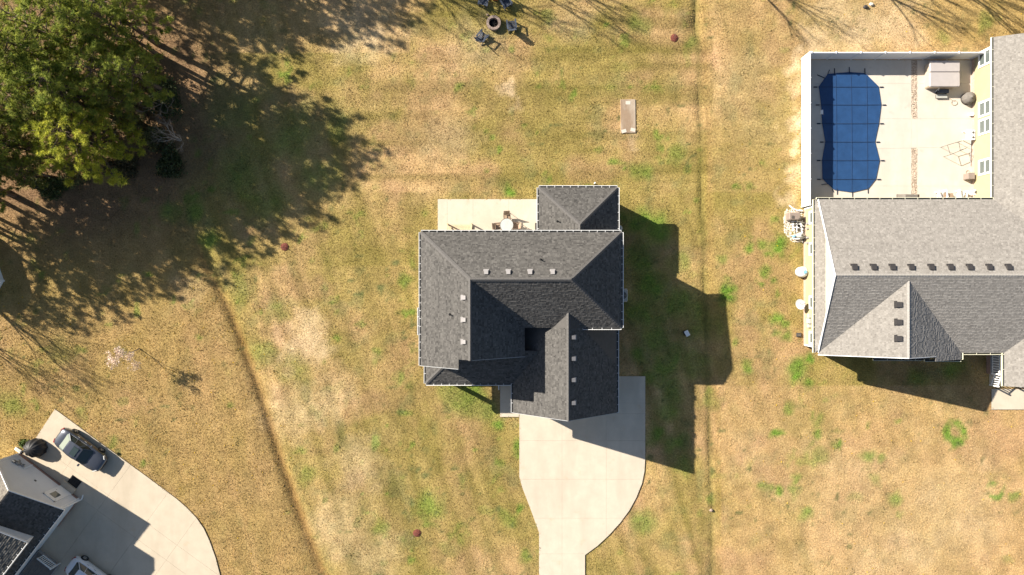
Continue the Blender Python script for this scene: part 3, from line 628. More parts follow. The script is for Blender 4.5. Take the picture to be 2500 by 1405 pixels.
# downspout foot and back steps belong to the house
b = MB(); q = P2(1217,930); b.bar((q[0],-7.8,.2),(q[0],-7.8,3.2),.08,.07); b.bar((q[0],-7.78,.16),(q[0]+.03,P2(0,952)[1],.09),.10,.08); b.build('downspout', 'white', H)
ST = thing('back_steps', 'pale timber landing with two slanting handrails on the patio', 'steps', (-4.5, 4.8, 0.07))
sx0, sx1 = P2(1092,0,.9)[0], P2(1151,0,.9)[0]; syf = P2(0,548,.5)[1]
for i in range(7):
    y0 = 4.05+i*.13
    b = MB(); b.box(sx0+.05, sx1-.05, y0, y0+.12, .52, .56); b.build('deck_board', 'wood', ST)
for i in range(2):
    for j in range(2):
        z = .37-.17*i; y0 = 4.96+.28*i+j*.135; b = MB(); b.box(sx0+.05, sx1-.05, y0, y0+.125, z, z+.04); b.build('tread', 'wood', ST)
    b = MB(); b.box(sx0+.06, sx1-.06, 4.955+.28*i, 4.985+.28*i, .08, .37-.17*i); b.build('riser', 'wood', ST)
for x in (sx0, sx1):
    b = MB(); b.bar((x,4.1,1.45),(x,4.92,1.45),.09,.05); b.bar((x,4.92,1.45),(x,syf,1.02),.09,.05); b.bar((x,4.1,.95),(x,4.92,.95),.05,.09); b.bar((x,4.92,.95),(x,syf,.52),.05,.09); b.build('handrail', 'wood', ST)
    for y, z1 in ((4.14,1.46),(4.92,1.5),(syf,1.1)):
        b = MB(); b.box(x-.05, x+.05, y-.05, y+.05, .07, z1); b.build('rail_post', 'wood', ST)
    for i in range(4):
        y = 4.3+i*.15; b = MB(); b.box(x-.018, x+.018, y-.018, y+.018, .95, 1.45); b.build('baluster', 'wood', ST)

# ------------------------------------------------------------------ the yellow house
Yh = thing('yellow_house', 'pale yellow house with light grey shingle roof beside the walled pool yard', 'house', (33, 0, 0))
ye, yr, yrid, yn_, ysd = 3.3, 6.3, .95, 7.31, -5.41
sl = (yr-ye)/(yn_-yrid); G = 'sh_grey'
xw = 25.45; fgx, fgh = 31.36, 6.1; fgy = yrid-(yr-fgh)/sl; fgr = (fgh-ye)/sl
roof_plane(Yh, [(xw,yn_,ye),(40,yn_,ye),(46,yn_-6,ye+6*sl),(46,yrid,yr),(xw,yrid,yr)], G, seed=21)
roof_plane(Yh, [(40,yn_,ye),(40,20.8,ye),(46,20.8,ye+6*sl),(46,yn_-6,ye+6*sl)], G, seed=22)
roof_plane(Yh, [(46,20.8,ye+6*sl),(52,20.8,ye),(52,1,ye),(46,1,ye+6*sl)], G, seed=23, exp=.3, tab=.6)
roof_plane(Yh, [(xw,yrid,yr),(fgx,yrid,yr),(fgx,fgy,fgh),(xw,ysd+.03,ye+.014)], G, seed=24)
roof_plane(Yh, [(fgx,yrid,yr),(fgx,fgy,fgh),(fgx+fgr,ysd,ye),(40.88,ysd,ye),(46,ysd+5.12,ye+5.12*sl),(46,yrid,yr)], G, seed=25)
roof_plane(Yh, [(fgx,fgy,fgh),(fgx-fgr,ysd,ye),(fgx-fgr,-5.58,ye),(fgx,-5.58,fgh)], G, seed=26)
roof_plane(Yh, [(fgx,fgy,fgh),(fgx+fgr,ysd,ye),(fgx+fgr,-5.58,ye),(fgx,-5.58,fgh)], G, seed=27)
zr = lambda x: fgh-(x-fgx)*sl
roof_plane(Yh, [(34.3,-5.58,zr(34.3)),(fgx+fgr,-5.58,ye),(fgx+fgr,-5.98,ye),(34.3,-5.98,zr(34.3))], G, seed=28)
roof_plane(Yh, [(30.2,-5.2,3.25),(34.9,-5.2,3.25),(34.9,-5.95,2.95),(30.2,-5.95,2.95)], G, seed=29)
roof_plane(Yh, [(40.88,ysd,ye),(40.88,-8.2,ye),(46,-8.2,ye+5.12*sl),(46,ysd+5.12,ye+5.12*sl)], G, seed=30)
roof_plane(Yh, [(25.17,yn_,ye),(25.17,ysd,ye),(25.92,ysd+.75,ye+.32),(25.92,yn_-.75,ye+.32)], G, seed=31)
for a, b_ in [((xw,yrid,yr),(46,yrid,yr)),((fgx,fgy,fgh),(fgx,-5.58,fgh))]: ridge(Yh, a, b_, 'cap_grey')
for p0, p1, out in [((25.3,yn_,ye),(40,yn_,ye),(0,1)),((40,yn_+.14,ye),(40,20.8,ye),(-1,0)),((25.17,yn_,ye),(25.17,ysd,ye),(-1,0)),((fgx+fgr,-5.98,ye),(34.3,-5.98,ye-.02),(0,-1)),
                    ((fgx+fgr,-5.98,ye),(fgx+fgr,ysd,ye),(1,0)),((fgx+fgr+.14,ysd,ye),(40.88,ysd,ye),(0,-1)),((40.88,ysd,ye),(40.88,-8.2,ye),(-1,0)),((30.2,-5.95,2.95),(34.9,-5.95,2.95),(0,-1))]:
    gutter(Yh, p0, p1, out, 'cream', hang=1.0)
b = MB()
for a, c in [((xw-.02,yn_,ye-.02),(xw-.02,yrid,yr-.02)),((xw-.02,ysd,ye-.02),(xw-.02,yrid,yr-.02)),((fgx-fgr,-5.60,ye-.05),(fgx,-5.60,fgh-.05)),((fgx,-5.60,fgh-.05),(34.3,-5.60,zr(34.3)-.05))]: b.bar(a, c, .05, .16)
b.build('rake_trim', 'white', Yh)
b = MB(); b.extr([(25.9,ysd+.1,ye),(25.9,yn_-.1,ye),(25.9,yrid,yr-.12)], (.3,0,0)); b.build('gable_wall', 'gable_cream', Yh)
w = MB(); w.box(25.67, 46, -5.05, 6.92, .42, 3.22); w.build('main_wall', 'siding_yellow', Yh)
w = MB(); w.box(25.63, 46, -5.09, 6.96, -.1, .42); w.build('foundation', 'foundation', Yh)
w = MB(); w.box(40.4, 51.5, 6.0, 20.3, .42, 3.22); w.build('rear_wing_wall', 'siding_yellow', Yh)
w = MB(); w.box(40.36, 51.5, 6.97, 20.34, -.1, .42); w.build('foundation', 'foundation', Yh)
w = MB(); w.box(30.5, 34.6, -5.7, -5.0, 0, 2.9); w.build('bay_wall', 'siding_yellow', Yh)
w = MB(); w.box(46, 51, -8, 0, 0, 3.2); w.build('side_wing_wall', 'siding_yellow', Yh)
siding(Yh, (25.67,6.92), (25.67,-5.05), .42, 3.2, 'siding_yellow', (-1,0))
siding(Yh, (40.4,20.3), (40.4,6.95), .42, 3.2, 'siding_yellow', (-1,0))
siding(Yh, (25.67,6.92), (40.4,6.92), .42, 3.2, 'siding_yellow', (0,1))
siding(Yh, (25.67,-5.05), (41,-5.05), .42, 3.2, 'siding_yellow', (0,-1))
for x, y in ((25.67,6.92),(25.67,-5.05),(40.4,20.3)):
    b = MB(); b.box(x-.045, x+.11, y-.08 if y > 0 else y-.045, y+.045 if y > 0 else y+.08, .2, 3.2); b.build('corner_board', 'white', Yh)
def window(parent, x, y, wd, z0, z1):
    b = MB(); f = .17; X = x-.03
    b.box(X-.05,X,y-wd/2,y+wd/2,z0,z0+f); b.box(X-.05,X,y-wd/2,y+wd/2,z1-f,z1); b.box(X-.05,X,y-wd/2,y-wd/2+f,z0+f,z1-f); b.box(X-.05,X,y+wd/2-f,y+wd/2,z0+f,z1-f)
    o = b.build('window', 'white', parent); zm = (z0+z1)/2
    c = MB(); c.box(X-.04,X-.0,y-wd/2+f,y+wd/2-f,zm-.05,zm+.05); c.build('sash_rail', 'white', o)
    for za, zb in ((z0+f,zm-.05),(zm+.05,z1-f)):
        c = MB(); c.box(X-.012,X-.004,y-wd/2+f,y+wd/2-f,za,zb); c.build('pane', 'window', o)
for y in (141, 264, 308, 407): window(Yh, 40.4, P2(0,y,1.8)[1], 1.35, .95, 2.55)
for y, wd, z0 in ((531,1.15,1.15),(608,1.15,1.15),(645,.8,1.9),(739,1.15,1.15),(826,1.15,1.15)): window(Yh, 25.67, P2(0,y,1.8)[1], wd, z0, 2.7)
for i, x in enumerate((2087,2134,2180,2226,2275,2322,2369,2417,2464)):
    yy = P2(0,653,6.0)[1]; box_vent(Yh, (P2(x,0,6.1)[0], yy, ye+(yn_-yy)*sl), 'vent_dark', (0,-1), .40)
for y in (744, 787, 827):
    xx = P2(2195,0,5.9)[0]; box_vent(Yh, (xx, P2(0,y,5.9)[1], fgh-(fgx-xx)*sl), 'vent_dark', (1,0), .42)
for y0, y1, z0, z1 in ((766,776,1.1,1.5),(778,790,.9,1.6),(792,800,1.0,1.5)):
    b = MB(); b.box(25.47, 25.67, P2(0,y1,1.2)[1], P2(0,y0,1.2)[1], z0, z1); b.build('meter_box', 'acgrey', Yh)
for y, x in ((546,1974),(558,1974),(580,1974),(593,1974)):
    b = MB(); yy = P2(0,y,1)[1]; b.box(25.50, 25.66, yy-.08, yy+.08, .75, 1.05); b.build('conduit_box', 'vent_grey', Yh)
# porch of the yellow house
w = MB(); w.box(41.69, 46, -7.55, -5.09, 0, .55); w.build('porch_floor', 'brick', Yh)
w = MB(); w.box(41.66, 46, -7.58, -5.1, .55, .60); w.build('porch_deck', 'vent_grey', Yh)
railing(Yh, (41.75,-5.3,0), (41.75,-7.45,0), .70, 1.55, 'white', sp=.20, bal=.07, post=True)
for z in (.68, 1.5):
    b = MB(); b.box(41.7, 43.0, -7.54, -7.44, z-.05, z+.05); b.build('handrail', 'white', Yh)
b = MB(); b.box(42.9, 43.1, -7.6, -7.4, .6, 3.2); b.build('porch_column', 'white', Yh)
for i in range(3):
    w = MB(); w.box(41.95, 44.0, -7.55-.3*(i+1), -7.55-.3*i, 0, .42-.14*i); w.build('step', 'conc', Yh)
def stair_rail(x):
    railing(Yh, (x,-7.55,.0), (x,-8.55,-.42), .62, 1.45, 'white', sp=.20, bal=.07, post=False)
    b = MB(); b.bar((x,-8.55,.0),(x,-8.55,1.15),.11,.11); b.build('rail_post', 'white', Yh)
stair_rail(41.98); stair_rail(43.9)
paving('porch_pad', pp([(2420,950),(2560,950),(2560,1000),(2420,1000)]), [], 'conc')

# ------------------------------------------------------------------ vinyl fence round the pool
FH = 1.66; fX = 25.47; fYt = 20.08
def fence(name, label, pts):
    fo = thing(name, label, 'fence', (pts[0][0], pts[0][1], 0))
    for (ax, ay), (bx_, by_) in zip(pts[:-1], pts[1:]):
        a = Vector((ax,ay,0)); c = Vector((bx_,by_,0)); pa = MB(); d = (c-a).normalized()
        a2 = a + d*.06; c2 = c - d*.06
        pa.bar(a2+Vector((0,0,FH/2)), c2+Vector((0,0,FH/2)), .04, FH-.1); po = pa.build('panel', 'vinyl', fo)
        for z in (.12, FH-.04):
            r = MB(); r.bar(a2+Vector((0,0,z)), c2+Vector((0,0,z)), .09, .13); r.build('rail', 'vinyl', po)
    for x, y in pts:
        b = MB(); b.box(x-.065, x+.065, y-.065, y+.065, -.1, FH+.05); o = b.build('post', 'vinyl', fo)
        c = MB(); c.lathe([(.115,FH+.04),(.115,FH+.07),(.01,FH+.13)], (x,y,0), 4); c.build('post_cap', 'vinyl', o)
    return fo
k = 6; fence('vinyl_fence', 'white vinyl privacy fence along the side of the pool yard facing the lawn', [(fX, fYt-i*(fYt-7.1)/k) for i in range(k+1)])
k = 7; fence('vinyl_fence', 'white vinyl privacy fence across the rear of the pool yard behind the hot tub', [(fX+.14+i*(40.3-fX-.14)/k, fYt) for i in range(k+1)])

# ------------------------------------------------------------------ pool cover
cover = [(2019.6,182.6),(2070.8,178.3),(2110.6,181),(2142,212.4),(2148.5,257),(2142.8,302),(2133.4,347.6),(2144.8,392.6),(2135.7,438),(2117.8,461),(2079.3,470),(2035.2,463.8),(2006.7,437.3),(2006.2,391.8),(2013.9,347),(2006.2,302),(2003.9,256.6),(1998.2,213)]
cv = [P2(*p) for p in cover]; ccx = sum(p[0] for p in cv)/len(cv); ccy = sum(p[1] for p in cv)/len(cv)
PC = thing('pool_cover', 'dark blue safety cover strapped over the swimming pool', 'pool cover', (ccx, ccy, .07))
b = MB(); rings = [1.0, .8, .55, .3]; zz = [.10, .085, .07, .065]; n = len(cv); vs = []
for r_, z in zip(rings, zz): vs += [(ccx+(p[0]-ccx)*r_, ccy+(p[1]-ccy)*r_, z) for p in cv]
vs.append((ccx, ccy, .065)); fs = [(n*3+i, n*3+(i+1)%n, 4*n) for i in range(n)]
for q in range(3): fs += [(q*n+i, q*n+(i+1)%n, (q+1)*n+(i+1)%n, (q+1)*n+i) for i in range(n)]
b.raw([(p[0],p[1],p[2]+.02) for p in vs], fs); b.raw([(p[0],p[1],z) for z in (.0,.12) for p in cv], [(i,(i+1)%n,n+(i+1)%n,n+i) for i in range(n)]); b.build('cover_sheet', 'poolblue', PC)
SP = [(213,1998.2,2142),(256.6,2003.9,2148.5),(302,2006.2,2142.8),(347,2013.9,2133.4),(392,2006.2,2144.8),(438,2006.7,2135.7)]
for y, xa, xb in SP:
    b = MB(); b.bar((*P2(xa-13,y+1),.135), (*P2(xb+13,y+1),.135), .026, .012); o = b.build('strap', 'strap', PC)
    for x in (xa-9, xb+9):
        c = MB(); c.bar((*P2(x-4,y+1),.10), (*P2(x+4,y+1),.10), .09, .05); c.build('spring', 'strap', o)
for x, xt, yt, yb in ((2041,2036,182,464),(2078,2072,179,470),(2116,2110,182,461)):
    b = MB(); b.bar((*P2(x-2,yt),.136), (*P2(x,yb),.136), .022, .008); b.build('seam', 'strap_brown', PC)
    b = MB(); b.bar((*P2(xt,yt+2),.13), (*P2(xt,yt-14),.10), .06, .03); b.build('strap', 'strap', PC)
    b = MB(); b.bar((*P2(x+1,yb-2),.13), (*P2(x+2,yb+12),.10), .05, .03); b.build('strap', 'strap', PC)
for p, q in (((2012,192),(1994,184)),((2018,186),(2024,172)),((2020,450),(2004,452)),((2030,462),(2034,470))):
    b = MB(); b.bar((*P2(*p),.12), (*P2(*q),.10), .05, .03); b.build('strap', 'strap', PC)
for p, q in zip(cover, cover[1:]+cover[:1]):
    b = MB(); b.bar((*P2(*p),.125), (*P2(*q),.125), .05, .02); b.build('hem', 'poolblue', PC)
b = MB(); q = P2(2005,275); b.box(q[0]-.11, q[0]+.11, q[1]-.2, q[1]+.2, .065, .13); b.box(q[0]-.08, q[0]+.08, q[1]-.16, q[1]+.16, .13, .15)
tag(b.build('skimmer_lid', 'white'), 'small white rectangular lid on the deck touching the blue pool cover', 'lid')
# ------------------------------------------------------------------ things on the pool deck
x0, y0 = P2(2270,212.4,.95); x1, y1 = P2(2343.7,148.6,.95)
HT = thing('hot_tub', 'square hot tub closed under a folded grey vinyl cover', 'hot tub', ((x0+x1)/2, (y0+y1)/2, .07))
b = MB(); b.rbox(((x0+x1)/2,(y0+y1)/2,.45), (x1-x0-.12,y1-y0-.12,.78), bev=.10); b.build('cabinet', 'spa_side', HT)
ym = P2(0,176.8,.95)[1]
for ya, yb in ((y0,ym-.015),(ym+.015,y1)):
    b = MB(); b.rbox(((x0+x1)/2,(ya+yb)/2,.91), (x1-x0,yb-ya,.15), bev=.05); b.build('cover_half', 'vinylcover', HT)
b = MB(); b.bar((x0+.9,y0-.05,.85),(x0+.75,y0-.32,.50),.03,.02); b.bar((x0+.9,y0-.05,.85),(x0+1.0,y0-.2,.55),.03,.02); b.build('cover_strap', 'white', HT)
SB = thing('spa_steps', 'dark grey two-tread step unit at the hot tub', 'steps', (P2(2300,228)[0], P2(0,228)[1], .07))
sxa, sxb = P2(2287,0,.3)[0], P2(2314,0,.3)[0]; sy = y0-.02
for i, (dy, z) in enumerate(((.38,.46),(.76,.24))):
    b = MB(); b.box(sxa, sxb, sy-dy, sy-dy+.34, z-.04, z); b.build('tread', 'bluegrey' if i == 0 else 'acgrey', SB)
    for xx in (sxa+.03, sxb-.07):
        b = MB(); b.box(xx, xx+.04, sy-dy+.02, sy-dy+.32, .07, z-.04); b.build('side_panel', 'black', SB)
b = MB(); hx, hy = P2(2328,252); pts = [P2(2316,240)] + [P2(2318+4*i,243+2.2*i) for i in range(3)] + [(hx+.26*math.cos(t), hy+.22*math.sin(t)) for t in [1.1-i*.5 for i in range(11)]]
b.tube([(p[0],p[1],.10) for p in pts], .022, 6); tag(b.build('garden_hose', 'hosetan'), 'thin tan hose curled in a loop on the deck', 'hose')
cx, cy = P2(2358,243)
cf = thing('covered_fire_bowl', 'round patio heater bowl under a grey-brown fabric cover by the yellow wall', 'covered bowl', (cx, cy, .07))
b = MB(); b.lathe([(.50,.0),(.52,.3),(.47,.58),(.30,.70),(.10,.76),(.085,.84),(.02,.86)], (cx,cy,.07), 28, fl=.035, nf=9); b.build('fabric_cover', 'greycover', cf, smooth=True)
b = MB(); b.lathe([(.53,.03),(.53,.07)], (cx,cy,.07), 28); b.build('hem_cord', 'tarp', cf)
cx, cy = P2(2366,282); wb = thing('white_bucket', 'small white lidded bucket on the deck below the middle windows', 'bucket', (cx, cy, .07))
b = MB(); b.lathe([(.12,0),(.15,.36)], (cx,cy,.07), 16); b.build('pail', 'pvc', wb)
b = MB(); b.lathe([(.165,.34),(.165,.385),(.15,.39)], (cx,cy,.07), 16); b.build('lid', 'white', wb)
x0, y0 = P2(2358,342,.6); x1, y1 = P2(2381,318,.6)
pt = thing('patio_cart', 'white slatted patio table with two dark round openings under a window', 'table', ((x0+x1)/2,(y0+y1)/2,.07))
for i in range(6):
    xx = x0+(x1-x0)*i/6; b = MB(); b.box(xx, xx+(x1-x0)/6-.02, y0, y1, .60, .63); b.build('slat', 'white', pt)
for xx in (x0+.04, x1-.08):
    for yy in (y0+.04, y1-.08):
        b = MB(); b.box(xx, xx+.05, yy, yy+.05, .07, .60); b.build('leg', 'white', pt)
for yy in (y0+.22, y1-.22):
    b = MB(); b.lathe([(.10,.635),(.10,.66),(.055,.67)], (x1-.2,yy,0), 14); b.build('round_opening', 'darksteel', pt)
# folded tube frame
FR = thing('tube_frame', 'bare thin metal tube frame standing askew on the deck', 'frame', (P2(2345,370)[0], P2(0,370)[1], .07))
def zpt(x, y, h): return Vector(P(2200+x/7.03, 300+y/7.03, h))
tops = [zpt(795,385,1.0), zpt(1085,300,1.0), zpt(845,550,1.0), zpt(1125,435,1.0), zpt(990,330,1.0), zpt(1015,470,1.0)]
for i, j in ((0,1),(2,3),(0,2),(4,5)):
    b = MB(); b.tube([tops[i], tops[j]], .022, 6); b.build('tube', 'darksteel', FR)
for i in (0, 1, 2, 3):
    f = tops[i].copy(); f.z = .07; b = MB(); b.tube([tops[i], f], .02, 6); b.build('leg', 'darksteel', FR)
b = MB(); b.tube([zpt(1200,310,.12), zpt(1190,740,.12)], .022, 6); b.build('tube', 'steel', FR)
x0, y0 = P2(2363.5,438,.75); x1, y1 = P2(2380,422,.75)
gb = thing('storage_cabinet', 'small taupe box cabinet on the deck below the last window', 'cabinet', ((x0+x1)/2,(y0+y1)/2,.07))
b = MB(); b.rbox(((x0+x1)/2,(y0+y1)/2,.40),(x1-x0-.05,y1-y0-.05,.66), bev=.03); b.build('body', 'actaupe', gb)
b = MB(); b.rbox(((x0+x1)/2,(y0+y1)/2,.75),(x1-x0,y1-y0,.06), bev=.02); b.build('lid', 'actaupe', gb)
b = MB(); b.box((x0+x1)/2-.1,(x0+x1)/2+.1,y0-.01,y0+.02,.5,.56); b.build('handle', 'steel', gb)
# hose hanging beside the cabinet
b = MB(); q = P2(2361,421); b.tube([(q[0]+.16*math.cos(t), q[1]+.14*math.sin(t), .10) for t in [.3+i*.45 for i in range(10)]], .02, 6)
tag(b.build('garden_hose', 'hosetan'), 'short tan hose lying in a hook beside the taupe cabinet', 'hose')

def adirondack(name, label, m, loc, rz, group=None):
    """local frame: +y is the way the sitter faces"""
    t = thing(name, label, 'chair', loc, rz, group)
    def part(nm, fn): b = MB(); fn(b); return b.build(nm, m, t, local=True)
    for i in range(5):
        y = -.20+i*.115; z = .27+i*.028; part('seat_slat', lambda b: b.rbox((0,y,z),(.52,.105,.022), rx=.23))
    for i in range(5):
        x = -.22+i*.11; hgt = (.74,.84,.88,.84,.74)[i]
        part('back_slat', lambda b: b.bar((x,-.26,.27),(x*1.25,-.26-hgt*.46,.27+hgt*.86),.10,.022))
    part('back_rail', lambda b: b.bar((-.30,-.43,.60),(.30,-.43,.60),.03,.07))
    for s in (-1, 1):
        part('armrest', lambda b: b.rbox((s*.33,.03,.56),(.13,.72,.025)))
        part('leg', lambda b: b.bar((s*.31,.30,0),(s*.31,.30,.55),.05,.10))
        part('leg', lambda b: b.bar((s*.29,-.50,.02),(s*.29,.34,.36),.03,.11))
        part('arm_post', lambda b: b.bar((s*.31,-.30,.18),(s*.31,-.30,.55),.04,.07))
    return t
WA = adirondack('lounge_chair', 'white slat-back lounge chair on the pool deck, left of the tan side table', 'white', (*P2(2292,477),.07), math.radians(12), 'white slat chairs by the yellow house')
dup(WA, (*P2(2340,477),.07), math.radians(-8), 'white slat-back lounge chair on the pool deck, between tan side table and yellow wall')
WA['label'] = 'white slat-back lounge chair on the pool deck, between tan side table and dark covered grill'
x0, y0 = P2(2303,488,.45); x1, y1 = P2(2327,472,.45)
tt = thing('side_table', 'tan wooden side table between the two white lounge chairs', 'table', ((x0+x1)/2,(y0+y1)/2,.07))
for i in range(5):
    yy = y0+(y1-y0)*i/5; b = MB(); b.box(x0, x1, yy, yy+(y1-y0)/5-.012, .45, .48); b.build('slat', 'sling', tt)
for xx in (x0+.03, x1-.09):
    for yy in (y0+.03, y1-.09):
        b = MB(); b.box(xx, xx+.06, yy, yy+.06, .07, .45); b.build('leg', 'sling', tt)
cx, cy = P2(2223,482,.8); cg = thing('covered_grill', 'long barbecue grill under a dark grey fitted cover beside the yellow house', 'covered grill', (cx, cy, .07))
b = MB(); vs = [(-.78,-.3,0),(.78,-.3,0),(.78,.32,0),(-.78,.32,0),(-.78,-.3,.8),(.78,-.3,.72),(.78,.25,.72),(-.78,.25,.8),(-.6,-.2,1.05),(.42,-.2,1.08),(.42,.18,1.08),(-.6,.18,1.05)]
b.raw([(cx+p[0],cy+p[1],.07+p[2]) for p in vs], [(0,1,5,4),(1,2,6,5),(2,3,7,6),(3,0,4,7),(4,5,9,8),(5,6,10,9),(6,7,11,10),(7,4,8,11),(8,9,10,11)]); b.build('fabric_cover', 'greycover', cg)
b = MB(); b.box(cx-.8,cx+.8,cy-.32,cy+.34,.07,.12); b.build('hem', 'tarp', cg)
cx, cy = P2(2371,472); pp_ = thing('plant_stand', 'small pale round stand with a dark centre in the deck corner', 'stand', (cx, cy, .07))
b = MB(); b.lathe([(.22,0),(.22,.05),(.07,.08),(.07,.42),(.26,.45),(.26,.48)], (cx,cy,.07), 18); b.build('stand_body', 'pvc', pp_)
b = MB(); b.lathe([(.10,.48),(.12,.62),(.09,.63)], (cx,cy,.07), 14); b.build('pot', 'darksteel', pp_)

# ------------------------------------------------------------------ along the west wall of the yellow house
def ac_unit(name, label, m, x0, x1, y0, y1, h, fan=True):
    t = thing(name, label, 'air conditioner', ((x0+x1)/2,(y0+y1)/2,0))
    b = MB(); b.rbox(((x0+x1)/2,(y0+y1)/2,h/2+.06),(x1-x0,y1-y0,h), bev=.05); b.build('cabinet', m, t)
    b = MB(); b.box(x0-.1,x1+.1,y0-.1,y1+.1,-.05,.06); b.build('pad', 'conc', t)
    cx, cy = (x0+x1)/2,(y0+y1)/2; r = min(x1-x0,y1-y0)*.40
    if fan:
        b = MB(); b.lathe([(r,h+.062),(r*.98,h+.075),(.01,h+.07)], (cx,cy,0), 24); b.build('fan_opening', 'black', t)
        for i in range(4):
            g = MB(); rr = r*(.28+.24*i); g.tube([(cx+rr*math.cos(a*.3142),cy+rr*math.sin(a*.3142),h+.09) for a in range(21)], .010, 4); g.build('grille_ring', 'acgrey', t)
        for i in range(5):
            a = i*1.2566; g = MB(); g.bar((cx+.05*math.cos(a),cy+.05*math.sin(a),h+.075),(cx+r*.9*math.cos(a),cy+r*.9*math.sin(a),h+.08),.11,.006); g.build('fan_blade', 'darksteel', t)
    return t
ac_unit('air_conditioner', 'grey outdoor air conditioner with round black fan beside the charcoal-roofed house', 'acgrey', 9.22, 10.02, P2(0,735)[1], P2(0,708)[1], .82)
x0, y0 = P2(1927,537.5,.8); x1, y1 = P2(1954,519,.8)
t = ac_unit('pool_heater', 'taupe boxy pool heater on the pale gravel by the yellow wall', 'actaupe', x0, x1, y0, y1, .78, fan=False); t['category'] = 'pool heater'
b = MB(); q = P2(1935,530,.85); b.box(q[0]-.09,q[0]+.09,q[1]-.11,q[1]+.11,.84,.90); b.build('control_panel', 'darksteel', t)
b = MB(); b.tube([(x1-.1,y0+.1,.86),(x1-.1,y0+.1,.95)], .07, 10); b.build('exhaust', 'darksteel', t)
cx, cy = P2(1944,552); pu = thing('pool_pump', 'pool pump with tangle of white pipes between heater and filter', 'pool pump', (cx, cy, 0))
b = MB(); b.tube([(cx-.05,cy-.05,.25),(cx+.35,cy-.1,.25)], .11, 12); b.build('motor', 'black', pu)
b = MB(); b.lathe([(.15,0),(.17,.3),(.13,.38)], (cx-.22,cy-.02,.05), 16); b.build('strainer', 'darksteel', pu)
for pts in ([(-.5,.35,.1),(-.1,.35,.35),(.3,.3,.4),(.55,.2,.4)],[(-.5,.1,.15),(-.2,.15,.45),(.2,.1,.5),(.5,-.1,.45)],[(-.5,-.15,.3),(0,-.2,.5),(.4,-.35,.5)],[(.45,.5,.2),(.45,-.7,.25)],[(-.35,.4,.2),(-.4,-.5,.25)],[(-.1,.4,.42),(-.15,-.6,.45)],[(.2,.3,.48),(.3,-.8,.48)]):
    b = MB(); b.tube([(cx+p[0],cy+p[1],p[2]) for p in pts], .045, 8); b.build('pipe', 'pvc', pu)
for p in ((-.1,.2),(.1,-.2),(-.35,.12)):
    b = MB(); b.rbox((cx+p[0],cy+p[1],.55),(.14,.05,.05), rz=.6); b.build('valve_handle', 'black', pu)
cx, cy = P2(1946,577); fi = thing('pool_filter', 'grey round pool filter tank with white pipe and a blue cap beside it', 'pool filter', (cx, cy, 0))
b = MB(); b.lathe([(.22,.02),(.25,.1),(.25,.7),(.20,.82),(.08,.88)], (cx+.05,cy+.02,0), 20); b.build('tank', 'acgrey', fi, smooth=True)
b = MB(); b.lathe([(.06,.86),(.06,.96),(.03,.98)], (cx+.05,cy+.02,0), 10); b.build('gauge', 'black', fi)
b = MB(); b.tube([(cx-.4,cy-.22,.15),(cx-.1,cy-.28,.4),(cx+.3,cy-.22,.5),(cx+.5,cy-.1,.5)], .05, 8); b.build('pipe', 'pvc', fi)
b = MB(); b.lathe([(.10,0),(.12,.3),(.05,.36)], (cx-.38,cy-.03,.05), 12); b.build('chlorinator', 'tankblue', fi)
cx, cy = P2(1953,665); ta = thing('white_tank', 'squat white upright tank with light blue lid against the yellow wall', 'tank', (cx, cy, 0))
b = MB(); b.lathe([(.36,.0),(.46,.06),(.47,.55),(.42,.78),(.30,.92),(.16,.97)], (cx,cy,0), 28); b.build('shell', 'tank', ta, smooth=True)
b = MB(); b.lathe([(.17,.95),(.17,1.03),(.13,1.06)], (cx+.03,cy,0), 18); b.build('lid', 'tankblue', ta)
b = MB(); b.lathe([(.40,0),(.40,.03)], (cx,cy,0), 20); b.build('base_ring', 'acgrey', ta)
cx, cy = P2(1947,745); sd = thing('satellite_dish', 'pale satellite dish on a short pole in the grass by the yellow wall', 'satellite dish', (cx, cy, 0))
b = MB(); b.tube([(cx,cy,-.1),(cx,cy,.85)], .035, 8); b.build('mast', 'darksteel', sd)
R = Matrix.Rotation(math.radians(14), 3, 'Z') @ Matrix.Rotation(math.radians(-48), 3, 'Y'); b = MB(); n = 22; c0 = Vector((cx-.12, cy+.1, 1.0)); vs = []
for r_, z in ((.02,0),(.2,.018),(.36,.055),(.46,.10)): vs += [c0 + R @ Vector((r_*math.cos(t*2*math.pi/n)*.92, r_*math.sin(t*2*math.pi/n), z)) for t in range(n)]
fs = [tuple(range(n))]
for i in range(3): fs += [(i*n+t,i*n+(t+1)%n,(i+1)*n+(t+1)%n,(i+1)*n+t) for t in range(n)]
b.raw(vs, fs); b.build('reflector', 'dish', sd, smooth=True)
b = MB(); b.tube([c0+R@Vector((.42,0,.05)), c0+R@Vector((.30,0,.5))], .02, 6); b.build('feed_arm', 'darksteel', sd)
b = MB(); b.tube([c0+R@Vector((.30,0,.46)), c0+R@Vector((.22,0,.56))], .05, 8); b.build('receiver', 'dish', sd)
q = P2(1950,818); b = MB(); b.rbox((q[0],q[1],.06),(.42,.36,.12), bev=.03); o = b.build('valve_box', 'vent_dark'); tag(o, 'dark grey valve box set in the grass near the yellow house corner', 'valve box')
b = MB(); b.rbox((q[0],q[1],.135),(.30,.25,.03)); b.build('lid', 'darksteel', o)
b = MB(); b.tube([(*P2(1957,516),.25),(*P2(1946,515),.10),(*P2(1935,510),.06),(*P2(1926,502),.05)], .06, 8); tag(b.build('drain_pipe', 'pvc'), 'white drain pipe lying on the sand at the fence corner', 'pipe')
cx, cy = P2(1508,560); cx += .30
tk = thing('water_tank', 'pale grey rounded tank half under the sunroom eave', 'tank', (cx-.30, cy, 0))
